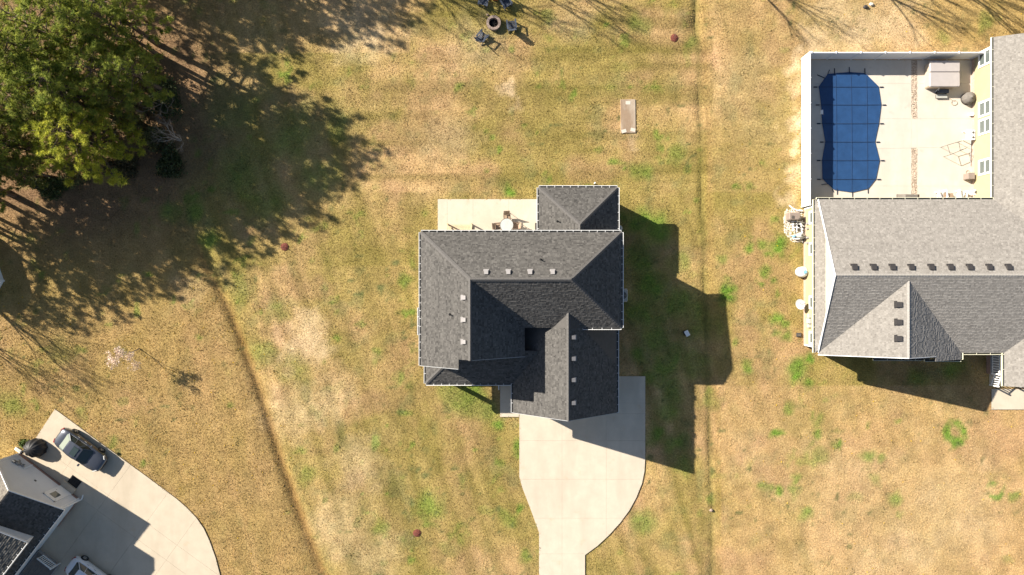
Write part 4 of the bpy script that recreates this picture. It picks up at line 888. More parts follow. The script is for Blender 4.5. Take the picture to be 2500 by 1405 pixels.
b = MB(); b.lathe([(.26,0),(.30,.05),(.30,.8),(.24,.95),(.06,1.0)], (cx-.30,cy,0), 20); b.build('shell', 'acgrey', tk, smooth=True)
b = MB(); b.lathe([(.07,.98),(.07,1.08)], (cx-.30,cy,0), 10); b.build('cap', 'dish', tk)

# ------------------------------------------------------------------ lawn things between the houses
q = P2(1672,813); ub = thing('utility_box', 'white-lidded square utility box standing alone in the shaded lawn', 'utility box', (q[0], q[1], 0))
b = MB(); b.rbox((q[0],q[1],.32),(.30,.40,.70), rz=math.radians(28)); b.build('post_body', 'vent_dark', ub)
b = MB(); b.rbox((q[0]+.02,q[1]-.01,.70),(.36,.50,.06), rz=math.radians(28), bev=.02); b.build('lid', 'white', ub)
x0, y0 = P2(1515,325.5); x1, y1 = P2(1551.5,243.5)
b = MB(); b.rbox(((x0+x1)/2,(y0+y1)/2,0.0),(x1-x0,y1-y0,.14), rz=math.radians(.6), bev=.02); o = b.build('septic_slab', 'slabdirt'); tag(o, 'long dirt-covered concrete slab set flush in the back lawn', 'slab')
for p in ((1533,252),(1545,318),(1523,321)):
    q = P2(*p); c = MB(); c.rbox((q[0],q[1],.073),(.42,.30,.012), rz=rng.uniform(-.3,.3)); c.build('clean_patch', 'conc_pool', o)

def rock(label, p, r_, m, seed):
    q = P2(*p); rr = random.Random(seed); b = MB(); n = 9; vs = []
    for k_, z in ((1,-.03),(.95,.45),(.55,.8)): vs += [(q[0]+r_*k_*rr.uniform(.8,1.15)*math.cos(i*2*math.pi/n), q[1]+r_*k_*.8*rr.uniform(.8,1.15)*math.sin(i*2*math.pi/n), r_*z*rr.uniform(.85,1.1)) for i in range(n)]
    b.raw(vs, [tuple(range(2*n,3*n))] + [(g*n+i,g*n+(i+1)%n,(g+1)*n+(i+1)%n,(g+1)*n+i) for g in range(2) for i in range(n)]); tag(b.build('rock', m), label, 'rock')
rock('pale rounded rock on the bare sand behind the pool fence', (2127,11), .20, 'conc_pool', 1)
rock('dark rock on the bare sand behind the pool fence', (2113,18), .22, 'vent_dark', 2)
rock('small tan rock in the grass next to the stone fire pit', (1190,37), .13, 'gravel', 3)
rock('small reddish rock in the narrow ditch beside the front lawn', (1736,1246), .16, 'stone', 4)
q = P2(1451,449); co = thing('cleanout_pipe', 'short white cleanout pipe standing in the grass behind the sunroom', 'pipe', (q[0], q[1], 0))
b = MB(); b.tube([(q[0],q[1],-.1),(q[0],q[1],.45)], .06, 10); b.build('riser', 'pvc', co)
b = MB(); b.lathe([(.075,.43),(.075,.5),(.03,.52)], (q[0],q[1],0), 10); b.build('cap', 'pvc', co)

# ------------------------------------------------------------------ patio furniture
tx, ty = P2(1237,550,.72); PT = thing('patio_table', 'round glass patio table beside the timber steps', 'table', (tx, ty, .07))
b = MB(); b.lathe([(.56,.715),(.575,.72),(.575,.735),(.56,.74)], (tx,ty,0), 32); b.build('glass_top', 'glass', PT)
b = MB(); b.tube([(tx+.575*math.cos(i*.2618),ty+.575*math.sin(i*.2618),.727) for i in range(25)], .022, 6); b.build('rim', 'bronze', PT)
for i in range(4):
    a = .785+i*1.5708; b = MB(); b.tube([(tx+.50*math.cos(a),ty+.50*math.sin(a),.07),(tx+.34*math.cos(a),ty+.34*math.sin(a),.72)], .022, 6); b.build('leg', 'bronze', PT)
def sling_chair(label, loc, rz):
    t = thing('patio_chair', label, 'chair', loc, rz, 'sling chairs round the patio table')
    def part(nm, m, fn): b = MB(); fn(b); return b.build(nm, m, t, local=True)
    part('seat', 'sling', lambda b: b.rbox((0,.02,.42),(.48,.46,.03), rx=.06))
    part('backrest', 'sling', lambda b: b.bar((0,-.22,.46),(0,-.42,.98),.46,.025))
    part('top_rail', 'bronze', lambda b: b.bar((-.26,-.43,1.0),(.26,-.43,1.0),.05,.04))
    for s in (-1, 1):
        part('leg', 'bronze', lambda b: b.tube([(s*.27,.27,0),(s*.27,.25,.62)], .02, 6))
        part('leg', 'bronze', lambda b: b.tube([(s*.26,-.38,0),(s*.26,-.22,.44),(s*.26,-.43,1.0)], .02, 6))
        part('armrest', 'bronze', lambda b: b.bar((s*.28,.27,.63),(s*.28,-.30,.64),.055,.03))
        part('seat_rail', 'bronze', lambda b: b.tube([(s*.255,.26,.42),(s*.255,-.22,.42)], .018, 6))
    return t
sling_chair('brown sling patio chair on the lawn side of the glass table', (tx+.03, ty+.74, .07), math.radians(180+3))
sling_chair('brown sling patio chair between glass table and timber steps', (tx-.80, ty-.10, .07), math.radians(-90+6))
sling_chair('brown sling patio chair between glass table and sunroom wall', (tx+.82, ty-.05, .07), math.radians(90-5))
sling_chair('brown sling patio chair between glass table and house wall, under the eave', (tx-.05, ty-.88, .07), math.radians(-2))
q = P2(1283,562); ps_ = thing('patio_post', 'slim pale post standing on the patio beside the chairs', 'post', (q[0], q[1], .07))
b = MB(); b.box(q[0]-.07,q[0]+.07,q[1]-.28,q[1]-.14,.07,1.0); b.build('shaft', 'woodwhite', ps_)
b = MB(); b.rbox((q[0],q[1]-.21,1.03),(.20,.20,.06), bev=.02); b.build('cap', 'woodwhite', ps_)
q = P2(1311,554); b = MB(); b.rbox((q[0]-.02,q[1]-.05,.32),(.30,.62,.5), bev=.04); o = b.build('bin', 'actaupe'); tag(o, 'dark taupe bin against the sunroom wall on the patio', 'bin')
b = MB(); b.rbox((q[0]-.02,q[1]-.05,.585),(.34,.66,.04), bev=.015); b.build('lid', 'vent_dark', o)

# ------------------------------------------------------------------ fire pit circle
fpx, fpy = P2(1205,56,.3); FP = thing('fire_pit', 'round stone-block fire pit in the back lawn', 'fire pit', (fpx, fpy, 0))
for course in range(3):
    k = 12; ro = (.60,.60,.63)[course]; ri = (.42,.42,.42)[course]; z0 = -.05+course*.14
    for i in range(k):
        a0 = (i+.5*(course%2))*2*math.pi/k+.012; a1 = a0+2*math.pi/k-.024; b = MB()
        p = [(fpx+r_*math.cos(a), fpy+r_*math.sin(a)) for r_, a in ((ri,a0),(ro,a0),(ro*1.01,(a0+a1)/2),(ro,a1),(ri,a1))]
        b.prism(p, z0, z0+.133+rng.uniform(0,.004)); b.build('block', 'stone', FP)
b = MB(); b.lathe([(.43,.0),(.2,.05),(.02,.08)], (fpx,fpy,0), 14, fl=.1, nf=5); b.build('ash_bed', 'ash', FP)
for i in range(3):
    a = i*1.1; b = MB(); b.tube([(fpx-.28*math.cos(a),fpy-.28*math.sin(a),.1),(fpx+.25*math.cos(a),fpy+.25*math.sin(a),.14)], .045, 7); b.build('charred_log', 'ash', FP)
FC = [((1181,8),168,'slate blue lounge chair by the fire pit, on its shaded woodland side'),((1236,12),-150,'slate blue lounge chair by the fire pit, farthest from the woodland, on the north side'),
      ((1249,66),8,'slate blue lounge chair by the fire pit, empty, beside the long slatted shadow'),((1178,94),-40,'slate blue lounge chair south of the fire pit with cups in its armrest')]
A0 = None
for (p, a, lab) in FC:
    loc = (*P2(*p), 0)
    if A0 is None: A0 = adirondack('lounge_chair', lab, 'bluegrey', loc, math.radians(a), 'slate blue chairs round the fire pit'); A0.scale = (1.12,1.12,1.05)
    else: dup(A0, loc, math.radians(a), lab, scale=(1.12,1.12,1.05))
q = P2(1209,-2); ck = thing('cooler', 'orange and white box beside the north fire pit chairs', 'box', (q[0], q[1], 0))
b = MB(); b.rbox((q[0],q[1],.18),(.45,.32,.36), bev=.03); b.build('body', mat('orange_plastic',(.45,.13,.05),.6), ck)
b = MB(); b.rbox((q[0],q[1],.38),(.47,.34,.06), bev=.02); b.build('lid', 'white', ck)

# ------------------------------------------------------------------ the rotated neighbour house (local frame: x along its gable wall, y into the plot)
O3 = P2(195,1218); A3 = math.atan2(.608, -.794)
N3 = thing('white_house', 'white-sided house with gabled dark roof beside the curved driveway', 'house', (*O3, 0), A3)
def lroof(pts, m, seed, **k): return roof_plane(N3, pts, m, seed=seed, local=True, **k)
ge, ga = 3.0, 5.2; lroof([(3.3,-.3,ga),(-.35,-.3,ge),(-.35,3.0,ge),(3.3,3.0,ga)], 'sh_dark', 41); lroof([(3.3,-.3,ga),(6.95,-.3,ge),(6.95,3.0,ge),(3.3,3.0,ga)], 'sh_brown', 42)  # one roof in two colours: shaded slope painted dark, sunlit slope brown
me_, mr_ = 4.75, 6.9; lroof([(4.4,2.45,mr_),(-.15,2.45,me_),(-.15,14,me_),(4.4,14,mr_)], 'sh_brown', 43, exp=.16, tab=.34); lroof([(4.4,2.45,mr_),(8.95,2.45,me_),(8.95,14,me_),(4.4,14,mr_)], 'sh_brown', 44, exp=.2, tab=.5)
lroof([(-.35,3.0,ge),(-.35,12,ge),(.35,12,ge+.42),(.35,3.0,ge+.42)], 'sh_dark', 45)
def lb(name, m, fn, parent=N3): b = MB(); fn(b); return b.build(name, m, parent, local=True)
lb('garage_wall', 'siding_white', lambda b: b.extr([(0,0,.35),(6.6,0,.35),(6.6,0,ge+.1),(3.3,0,ga-.2),(0,0,ge+.1)], (0,3,0)))
lb('foundation', 'brick', lambda b: b.box(-.03,6.63,-.04,3,-.1,.35))
lb('main_wall', 'siding_white', lambda b: b.extr([(.1,2.75,0),(8.7,2.75,0),(8.7,2.75,me_+.05),(4.4,2.75,mr_-.2),(.1,2.75,me_+.05)], (0,11,0)))
b = MB(); z = .35
while z < ga-.25:
    t_ = max(0, (z-ge)/(ga-ge))*3.3; t2 = max(0, (z+.15-ge)/(ga-ge))*3.3
    b.face([(t_,-.026,z),(6.6-t_,-.026,z),(6.6-t2,-.005,z+.15),(t2,-.005,z+.15)]); b.face([(t_,0,z),(6.6-t_,0,z),(6.6-t_,-.026,z),(t_,-.026,z)]); z += .15
b.build('lap_siding', 'siding_white', N3, local=True)
for a, c in (((3.3,-.32,ga-.05),(-.35,-.32,ge-.05)),((3.3,-.32,ga-.05),(6.95,-.32,ge-.05)),((4.4,2.43,mr_-.05),(-.15,2.43,me_-.05)),((4.4,2.43,mr_-.05),(8.95,2.43,me_-.05))): lb('rake_trim', 'white', lambda b: b.bar(a, c, .06, .18))
gutter(N3, (-.35,-.3,ge), (-.35,12,ge), (-1,0), 'white', local=True); gutter(N3, (-.15,2.45,me_), (-.15,13,me_), (-1,0), 'white', local=True)
lb('corner_board', 'white', lambda b: b.box(-.04,.12,-.045,.1,0,ge)); lb('corner_board', 'white', lambda b: b.box(6.5,6.64,-.045,.1,0,ge))
lb('downspout', 'white', lambda b: (b.bar((-.2,-.12,.1),(-.2,-.12,2.9),.09,.07), b.bar((-.2,-.12,.12),(-.05,-.5,.08),.09,.07)))
dr = lb('door', 'white', lambda b: b.box(.85,1.85,-.075,-.03,.3,2.35)); lb('door_window', 'window', lambda b: b.box(1.05,1.65,-.085,-.074,1.3,2.1), dr)
lb('handle', 'steel', lambda b: b.tube([(1.72,-.12,1.1),(1.72,-.08,1.1)], .03, 6), dr)
lb('door_frame', 'white', lambda b: (b.box(.72,.85,-.085,-.03,.3,2.48), b.box(1.85,1.98,-.085,-.03,.3,2.48), b.box(.72,1.98,-.085,-.03,2.35,2.48)), dr)
lb('door_step', 'conc3', lambda b: b.box(.7,2.0,-.55,-.04,0,.25))
for x, z, s in ((5.9,1.6,.16),(5.55,1.45,.22),(5.2,1.3,.13),(5.75,1.2,.15)): lb('meter_box', 'steel', lambda b: b.rbox((x,-.12,z),(s*1.3,.2,s*1.6)))
lb('vent_cover', 'vent_dark', lambda b: b.box(3.3,3.5,-.05,-.028,1.7,1.85)); lb('conduit', 'white', lambda b: b.tube([(4.9,-.05,1.5),(4.75,-.42,.9)], .03, 6))
lb('porch_floor', 'vent_grey', lambda b: b.box(-2.2,.0,5.6,9.5,0,.4))
r_ = lb('handrail', 'white', lambda b: (b.bar((-2.1,5.5,1.3),(-.6,5.5,1.3),.09,.06), b.bar((-2.1,5.5,.55),(-.6,5.5,.55),.07,.06), b.bar((-2.1,5.5,0),(-2.1,5.5,1.4),.1,.1)))
for i in range(9): lb('baluster', 'white', lambda b: b.bar((-1.98+i*.165,5.5,.55),(-1.98+i*.165,5.5,1.3),.06,.04), r_)
for i in range(5): lb('deck_board', 'greycover', lambda b: b.box(-2.15+i*.42,-1.76+i*.42,5.65,9.4,.40,.43))
b = MB(); q3 = lambda u, v: (O3[0]+u*math.cos(A3)-v*math.sin(A3), O3[1]+u*math.sin(A3)+v*math.cos(A3))
m_ = q3(1.25,-.95); b.rbox((m_[0],m_[1],.085),(1.0,.75,.02), rz=A3); o = b.build('door_mat', 'black'); tag(o, 'black rubber door mat on the driveway below the white house door', 'door mat')
for i in range(4):
    p_ = q3(.93+i*.21,-.95); c = MB(); c.rbox((p_[0],p_[1],.098),(.13,.66,.01), rz=A3); c.build('rib', 'tarp', o)
b = MB(); cx, cy = P2(117,1381); pts = []
for i in range(90):
    t = i*.35; r_ = .42+.22*math.sin(i*.9)*math.cos(i*.37); pts.append((cx+r_*math.cos(t)+.1*math.sin(i*.21), cy+r_*math.sin(t)*.9, .10+.0022*i))
b.tube(pts, .028, 5); tag(b.build('garden_hose', 'hose'), 'tangled coil of black hose on the driveway beside the white railing', 'hose')
cx, cy = P2(87,1094,.3); cb = thing('covered_grill', 'bulky kettle grill under a creased black cover near the blue car', 'covered grill', (cx, cy, .07))
b = MB(); b.lathe([(.84,.0),(.86,.2),(.80,.55),(.62,.85),(.36,1.02),(.10,1.10),(.01,1.11)], (cx,cy,.07), 48, fl=.075, nf=11, sx=1.05, sy=.92); b.build('fabric_cover', 'tarp', cb, smooth=True)
b = MB(); b.lathe([(.87,.02),(.87,.07)], (cx,cy,.07), 32, sx=1.05, sy=.92); b.build('hem_cord', 'greycover', cb)
b = MB(); q = P2(47,1099); b.rbox((q[0],q[1],.10),(.65,.28,.16), rz=math.radians(-32), bev=.04); o = b.build('splash_block', 'white'); tag(o, 'white downspout splash block at the white house corner', 'splash block')
b = MB(); b.rbox((q[0],q[1],.19),(.5,.14,.02), rz=math.radians(-32)); b.build('trough', 'conc', o)

# ------------------------------------------------------------------ cars (local: +x is forward)
def car(label, loc, rz, paint, glass_r, L=4.78, Wd=1.82, sunroof=True, roofm=None):
    t = thing('parked_car', label, 'car', loc, rz)
    st = [(-.500,.52,.30,.62),(-.485,.70,.26,.80),(-.44,.80,.22,.92),(-.36,.885,.20,.97),(-.20,.91,.19,.95),(0,.91,.19,.93),(.18,.91,.19,.93),(.30,.90,.20,.90),(.40,.85,.21,.83),(.455,.77,.22,.76),(.485,.66,.26,.68),(.50,.46,.32,.58)]
    b = MB(); rows = []
    for fx_, hw, zb, zt in st:
        x = fx_*L; hw *= Wd/1.82; pr = [(0,zb),(hw*.82,zb),(hw*.98,zb+.12),(hw,zb+(zt-zb)*.55),(hw*.965,zt-.09),(hw*.87,zt-.015),(hw*.5,zt+.02),(0,zt+.03)]
        rows.append([(x,y,z) for y, z in pr] + [(x,-y,z) for y, z in pr[-2:0:-1]])
    n = len(rows[0]); vs = [p for r in rows for p in r]; fs = []
    for i in range(len(rows)-1):
        for j in range(n): fs.append((i*n+j, i*n+(j+1)%n, (i+1)*n+(j+1)%n, (i+1)*n+j))
    fs += [tuple(range(n-1,-1,-1)), tuple(range((len(rows)-1)*n, len(rows)*n))]
    b.raw(vs, fs); body = b.build('body', paint, t, smooth=True, local=True)
    # cabin: lower ring at the belt line, upper ring the roof
    k = Wd/1.82; lo = [(-1.62,.60,.955),(-1.50,.76,.95),(-.6,.80,.94),(.35,.80,.92),(1.02,.74,.91),(1.18,.55,.915)]; up = [(-.98,.46,1.36),(-.86,.56,1.385),(-.4,.60,1.42),(.05,.60,1.415),(.34,.565,1.375),(.42,.45,1.36)]
    lo = [(x,y*k,z) for x,y,z in lo]; up = [(x,y*k,z) for x,y,z in up]
    mir = lambda r: [(x,-y,z) for x,y,z in r]
    b = MB()
    crown = [(x,0,z+.025) for x,_,z in up]
    for i in range(5):
        b.face([up[i],up[i+1],crown[i+1],crown[i]]); b.face([crown[i],crown[i+1],mir(up)[i+1],mir(up)[i]])
    b.build('roof', paint if roofm is None else roofm, t, smooth=True, local=True)
    def strip(nm, m, qs):
        c = MB(); [c.face(q) for q in qs]; return c.build(nm, m, t, local=True)
    lm, um = mir(lo), mir(up)
    strip('rear_window', glass_r, [[lo[0],lm[0],um[0],up[0]],[lo[0],lo[1],up[1],up[0]],[lm[0],lm[1],um[1],um[0]]])
    strip('windscreen', 'carglass', [[lo[5],lm[5],um[5],up[5]],[lo[5],lo[4],up[4],up[5]],[lm[5],lm[4],um[4],um[5]]])
    for a_, c_ in ((lo,up),(lm,um)):
        for i in (1,2,3): strip('side_window', 'carglass', [[a_[i],a_[i+1],c_[i+1],c_[i]]])
        for i in (1,2,3,4):
            c = MB(); c.bar(Vector(a_[i])+Vector((0,0,.0)), Vector(c_[i])+Vector((0,0,.012)), .055 if i in (1,4) else .035, .02); c.build('pillar', paint, t, local=True)
        c = MB(); c.tube([Vector(p)+Vector((0,0,.012)) for p in c_], .022, 6); c.build('roof_rail', paint, t, local=True)
        c = MB(); c.tube([Vector(p) for p in a_[1:5]], .014, 5); c.build('belt_trim', 'alloy', t, local=True)
    c = MB(); c.tube([Vector(lo[5]), Vector((1.22,0,.925)), Vector(lm[5])], .02, 5); c.build('cowl', 'black', t, local=True)
    if sunroof: c = MB(); c.rbox((-.08,0,1.452),(.52,.80*k,.016), bev=.006); c.build('sunroof', 'carglass', t, local=True)
    for s in (-1, 1):
        c = MB(); c.rbox((.72,s*(.96*k+.04),.98),(.16,.20,.13), bev=.03); mo = c.build('mirror', paint, t, local=True)
        for i, x in enumerate((-.28, -1.0)): c = MB(); c.rbox((x+.3,s*.912*k,.80),(.20,.03,.035)); c.build('door_handle', 'alloy', t, local=True)
        for x in (-1.42, 1.38):
            c = MB(); vs = []
            for r_, yy in ((.20,.10),(.31,.10),(.33,.06),(.33,-.06),(.31,-.10),(.20,-.10)): vs += [(x+r_*math.cos(i*math.pi/12), s*(.84*k)+s*yy, .33+r_*math.sin(i*math.pi/12)) for i in range(24)]
            fs = []
            for q in range(5): fs += [(q*24+i,q*24+(i+1)%24,(q+1)*24+(i+1)%24,(q+1)*24+i) for i in range(24)]
            c.raw(vs, fs); wo = c.build('wheel', 'tyre', t, smooth=True, local=True)
            c = MB()
            for i in range(5):
                a = i*1.2566; c.bar((x,s*(.84*k+.085),.33),(x+.20*math.cos(a),s*(.84*k+.085),.33+.20*math.sin(a)),.05,.03)
            c.tube([(x+.205*math.cos(i*.3142),s*(.84*k+.08),.33+.205*math.sin(i*.3142)) for i in range(21)], .02, 5); c.build('rim', 'alloy', wo, local=True)
        c = MB(); c.raw([(.452*L,s*.58*k,.62),(.415*L,s*.83*k,.66),(.41*L,s*.80*k,.80),(.452*L,s*.55*k,.765),(.47*L,s*.60*k,.64),(.425*L,s*.86*k,.68),(.42*L,s*.82*k,.815),(.468*L,s*.57*k,.755)], [(4,5,6,7),(0,1,5,4),(1,2,6,5),(2,3,7,6),(3,0,4,7)]); c.build('headlight', 'lamp', t, local=True)
        c = MB(); c.rbox((-.478*L,s*.60*k,.74),(.12,.34,.12), rz=-s*.35); c.build('tail_light', 'lampred', t, local=True)
    c = MB(); c.rbox((.497*L,0,.50),(.05,.9*k,.16)); c.build('grille', 'black', t, local=True)
    return t
q = P2(197,1099,.7); car('dark blue saloon car with a sunroof parked on the curved driveway', (q[0], q[1], .07), math.radians(-35.9), 'carblue', 'cargreen', L=4.75)
q = P2(231,1402); car('white hatchback parked in the shade in front of the white house', (q[0], q[1], .07), math.radians(-37), 'carwhite', 'carglass', L=4.3, Wd=1.78, sunroof=False)

# ------------------------------------------------------------------ octagonal pool at the west edge
ap = pp([(9,686),(-9,719),(-45,726),(-120,722),(-150,690),(-175,600),(-150,562),(-60,555),(-23,589)]); ap.reverse()
AP = thing('above_ground_pool', 'white-walled angular above-ground pool casting a broad shadow at the lawn edge', 'pool', (*P2(-70,640), 0))
for i in range(len(ap)):
    a = Vector((*ap[i],0)); c = Vector((*ap[(i+1)%len(ap)],0)); b = MB(); b.bar(a+Vector((0,0,.7)), c+Vector((0,0,.7)), .05, 1.45); w_ = b.build('wall_panel', 'vinyl', AP)
    b = MB(); b.bar(a+Vector((0,0,1.44)), c+Vector((0,0,1.44)), .2, .05); b.build('top_rail', 'vinyl', w_)
    b = MB(); b.box(a.x-.08,a.x+.08,a.y-.08,a.y+.08,-.05,1.46); b.build('post', 'vinyl', AP)
b = MB(); b.face([(p[0],p[1],1.25) for p in ap]); b.build('pool_surface', 'water', AP)

# ------------------------------------------------------------------ trees
def tri_mesh(name, tris, cols):
    V = np.array(tris).reshape(-1,3); Fc = np.arange(len(V)).reshape(-1,3)
    return np_mesh(name, V, Fc, np.repeat(np.array(cols), 3, axis=0))
def pine_proto(seed, hgt, rad, tint, ntuft=660, base=.30, nb=46):
    r = np.random.RandomState(seed); tr = MB(); rr = random.Random(seed)
    lean = (rr.uniform(-.4,.4), rr.uniform(-.4,.4)); ax = lambda z: Vector((lean[0]*(z/hgt)**1.5, lean[1]*(z/hgt)**1.5, z))
    tr.tube([ax(hgt*f) - (Vector((0,0,.2)) if f == 0 else Vector((0,0,0))) for f in (0,.1,.25,.45,.65,.85,.97)], .022*hgt, 8, r1=.02)
    limbs = []
    for i in range(nb):
        f = base + (.98-base)*(i/nb)**.9; az = i*2.399+rr.uniform(-.4,.4); prof = math.sin(min(1,(1-f)/(1-base)*1.25)*math.pi/2)**.8
        L = rad*prof*rr.uniform(.62,1.12)+.25; rise = .15+.55*(f-base)/(1-base); p0 = ax(hgt*f)
        p1 = p0 + Vector((math.cos(az)*L, math.sin(az)*L, L*rise*rr.uniform(.3,1.0))); pm = (p0+p1)/2 + Vector((0,0,-.05*L)); limbs.append((p0,pm,p1,L))
        tr.tube([p0,pm,p1], .018*L+.012, 4, r1=.008)
    tris = []; cols = []
    clump = [[tuple(r.randn(3)*np.array([.16,.16,.08])*l[3]**.5) for _ in range(3)] for l in limbs]
    wts = np.array([l[3]**1.6+.25 for l in limbs]); wts /= wts.sum()
    for k in r.choice(len(limbs), ntuft, p=wts):
        p0, pm, p1, L = limbs[k]; t = 1-r.rand()**2.0*.55
        t = (.52,.78,1.0,1.0)[r.randint(4)]; q_ = clump[k]
        c = p0.lerp(p1, t) + Vector(q_[int(t*2.9)]) + Vector((r.randn()*.125, r.randn()*.125, r.randn()*.09+.03))
        s = r.uniform(.20,.36); warm = np.clip(.5+.25*r.randn(),0,1); base_c = np.array(tint[0])*(1-warm)+np.array(tint[1])*warm
        if r.rand() < .04: base_c = np.array([.20,.12,.05])
        d0 = np.array(p1-p0); d0 /= np.linalg.norm(d0)+1e-6; d0 = d0+np.array([0,0,.5])
        for j in range(22):
            d = d0*.55 + r.randn(3)*.75; d /= np.linalg.norm(d); sd_ = np.cross(d, r.randn(3)); sd_ /= np.linalg.norm(sd_)+1e-6
            cc = np.array(c); tip = cc+d*s*r.uniform(.7,1.15); wv = sd_*.020
            tris.append([cc-wv, cc+wv, tip]); cols.append(base_c*r.uniform(.75,1.3))
    me = tri_mesh('pine_crown', tris, cols); me.materials.append(M['needles'])
    return tr, me
GREENT = ((.17,.235,.05),(.46,.48,.09)); YEL = ((.33,.38,.05),(.62,.60,.09)); DARKT = ((.14,.19,.05),(.36,.36,.09))
protos = []
for i, (s_, tint) in enumerate(((1,GREENT),(2,GREENT),(3,DARKT),(4,GREENT))):
    tr, me = pine_proto(s_, 10.0, (2.3,2.0,1.9,2.5)[i], tint); tme = None; protos.append([tr, me, None])
ytr, yme = pine_proto(9, 8.4, 3.0, YEL, 2600, .22, 96); protos.append([ytr, yme, None])
def put_tree(name, label, cat, group, pr, loc, sc, rz):
    t = thing(name, label, cat, loc, rz, group); t.scale = sc
    if pr[2] is None: pr[2] = pr[0].build('trunk', 'bark', t, smooth=True, local=True)
    else:
        o = pr[2].copy(); COL.objects.link(o); o.parent = t
    c = bpy.data.objects.new('crown', pr[1]); COL.objects.link(c); c.parent = t
    return t
def top_tree(tx_, ty_, h):                  # plan position of a tree from where its tip is surveyed
    return P2(tx_, ty_, h)
PINES = [(45,40,12.5,0),(170,45,11.5,1),(265,35,10,3),(300,150,9.4,1),(215,150,10,0),(100,180,11,3),(20,150,11.5,1),(330,165,6.8,1),(10,250,9,0),(90,265,8.6,2),(150,225,9.4,3),(285,235,7.0,2),(10,345,7.6,3),(60,415,6.0,2),(215,-30,12,0),(90,-50,13,3),(120,385,5.5,2),(0,410,7,2),(0,90,12,3),(-25,190,10.5,0),(-20,120,12,1),(-30,270,9,2)]
for i, (a, c, h, k) in enumerate(PINES):
    x, y = top_tree(a-45, c-10, h); s_ = h/10; put_tree('pine_tree', ('small ' if h < 7.2 else '') + ('dark dull green' if k == 2 else 'fresh green' if k == 3 else 'mid green') + ' pine tree standing in the dense grove at the lawn edge', 'tree', 'pines of the grove', protos[k], (x, y, 0), (s_*rng.uniform(.92,1.1), s_*rng.uniform(.92,1.1), s_), rng.uniform(0,6.28))
x, y = top_tree(125, 310, 8.4); put_tree('pine_tree', 'bright yellow-green pine tree at the corner of the dense grove', 'tree', None, protos[4], (x, y, 0), (1.12,1.12,1), 1.2)
NORTH = [(240,-130,10.5,2),(390,-140,10,0),(610,-210,10,1),(290,-90,10,3),(560,-160,9.5,2),(520,-120,8,0),(180,-60,9.5,1),(450,-100,8.5,3),(230,-210,12,1),(330,-150,10.5,2),(430,-175,11.5,3),(150,-120,11,0),(500,-210,11,1),(60,-200,12.5,2),(380,-60,8,1)]
for a, c, h, k in NORTH:
    s_ = h/10; put_tree('pine_tree', 'pine tree standing north of the grove above the streaked shadows', 'tree', 'pines north of the grove', protos[k], (*P2(a, c), 0), (s_*.8,s_*.8,s_), rng.uniform(0,6.28))
for a, c, h, k in ((-210,330,10,1),(-300,470,9.5,0),(-360,400,11,2),(-180,430,8.5,3),(-250,560,8,0),(-120,450,7,2),(-414,457,10,0),(-290,400,10.5,3),(-330,330,12,1),(-150,380,9,2),(-250,250,12,0),(-480,560,9.5,3),(-200,520,7,1),(-380,610,7.5,2),(-130,300,10,3)):
    x, y = top_tree(a, c, h); s_ = h/10; put_tree('pine_tree', 'pine tree standing west of the lawn beyond the above-ground pool', 'tree', 'pines beyond the west edge', protos[k], (x, y, 0), (s_,s_,s_), rng.uniform(0,6.28))

def branch(mb, rr, p, d, L, r, depth, tips, spread=.55, up=.12, ratio=.74):
    k = 3; pts = [p]
    for i in range(k):
        d = (d + Vector((rr.gauss(0,.10), rr.gauss(0,.10), rr.gauss(0,.06)+up*.3))).normalized(); pts.append(pts[-1]+d*L/k)
    mb.tube(pts, r, 5 if depth > 2 else 4 if depth > 0 else 3, r1=r*.6)
    if depth == 0: tips.append((pts[-1], d)); return
    for i in range(rr.choice((2,3,3))):
        ax = Vector((rr.gauss(0,1), rr.gauss(0,1), rr.gauss(0,.5))); nd = (d + ax.normalized()*spread*rr.uniform(.6,1.3) + Vector((0,0,up))).normalized()
        branch(mb, rr, pts[-1] if i < 2 else pts[2], nd, L*ratio*rr.uniform(.8,1.15), r*.58, depth-1, tips, spread, up, ratio)
def bare_tree(name, label, cat, loc, h, seed, m, depth=5, group=None, spread=.55, buds=None, trunk=.28, nstem=1, rad=.016):
    rr = random.Random(seed); mb = MB(); tips = []
    t = thing(name, label, cat, loc, 0.0, group)
    for i in range(nstem):
        d = Vector((rr.gauss(0,.05+.35*(nstem>1)), rr.gauss(0,.05+.35*(nstem>1)), 1)).normalized(); branch(mb, rr, Vector((0,0,-.05)), d, h*trunk, h*rad, depth, tips, spread)
    zmax = max(v[2] for v in mb.v); k = h/zmax; mb.v = [(v[0]*k, v[1]*k, v[2]*k) for v in mb.v]; nt = len(mb.f)
    mb.build('trunk', m, t, local=True)
    if buds:
        tris = []; cols = []; r = np.random.RandomState(seed)
        for p, d in tips:
            for j in range(buds[1]):
                c = np.array(p)*k + r.randn(3)*.09; s = r.uniform(.022,.042)
                tris.append([c+r.randn(3)*s, c+r.randn(3)*s, c+r.randn(3)*s]); cols.append(np.array(buds[0])*r.uniform(.7,1.2))
        me = tri_mesh('bud_crown', tris, cols); me.materials.append(M['leaf']); o = bpy.data.objects.new('crown', me); COL.objects.link(o); o.parent = t
    return t
bt = bare_tree('flowering_tree', 'small leafless ornamental tree with pale pink buds beside the left lawn', 'tree', (*P2(340,851),0), 3.4, 5, M['twig'], depth=5, spread=.72, buds=((.86,.68,.56),16), trunk=.36)
bare_tree('bare_shrub', 'leafless pale brown shrub in the grove beside the yellow-green pine', 'shrub', (*P2(165,350),0), 5.2, 21, M['twig'], depth=5, spread=.8, nstem=4, trunk=.26, rad=.009)
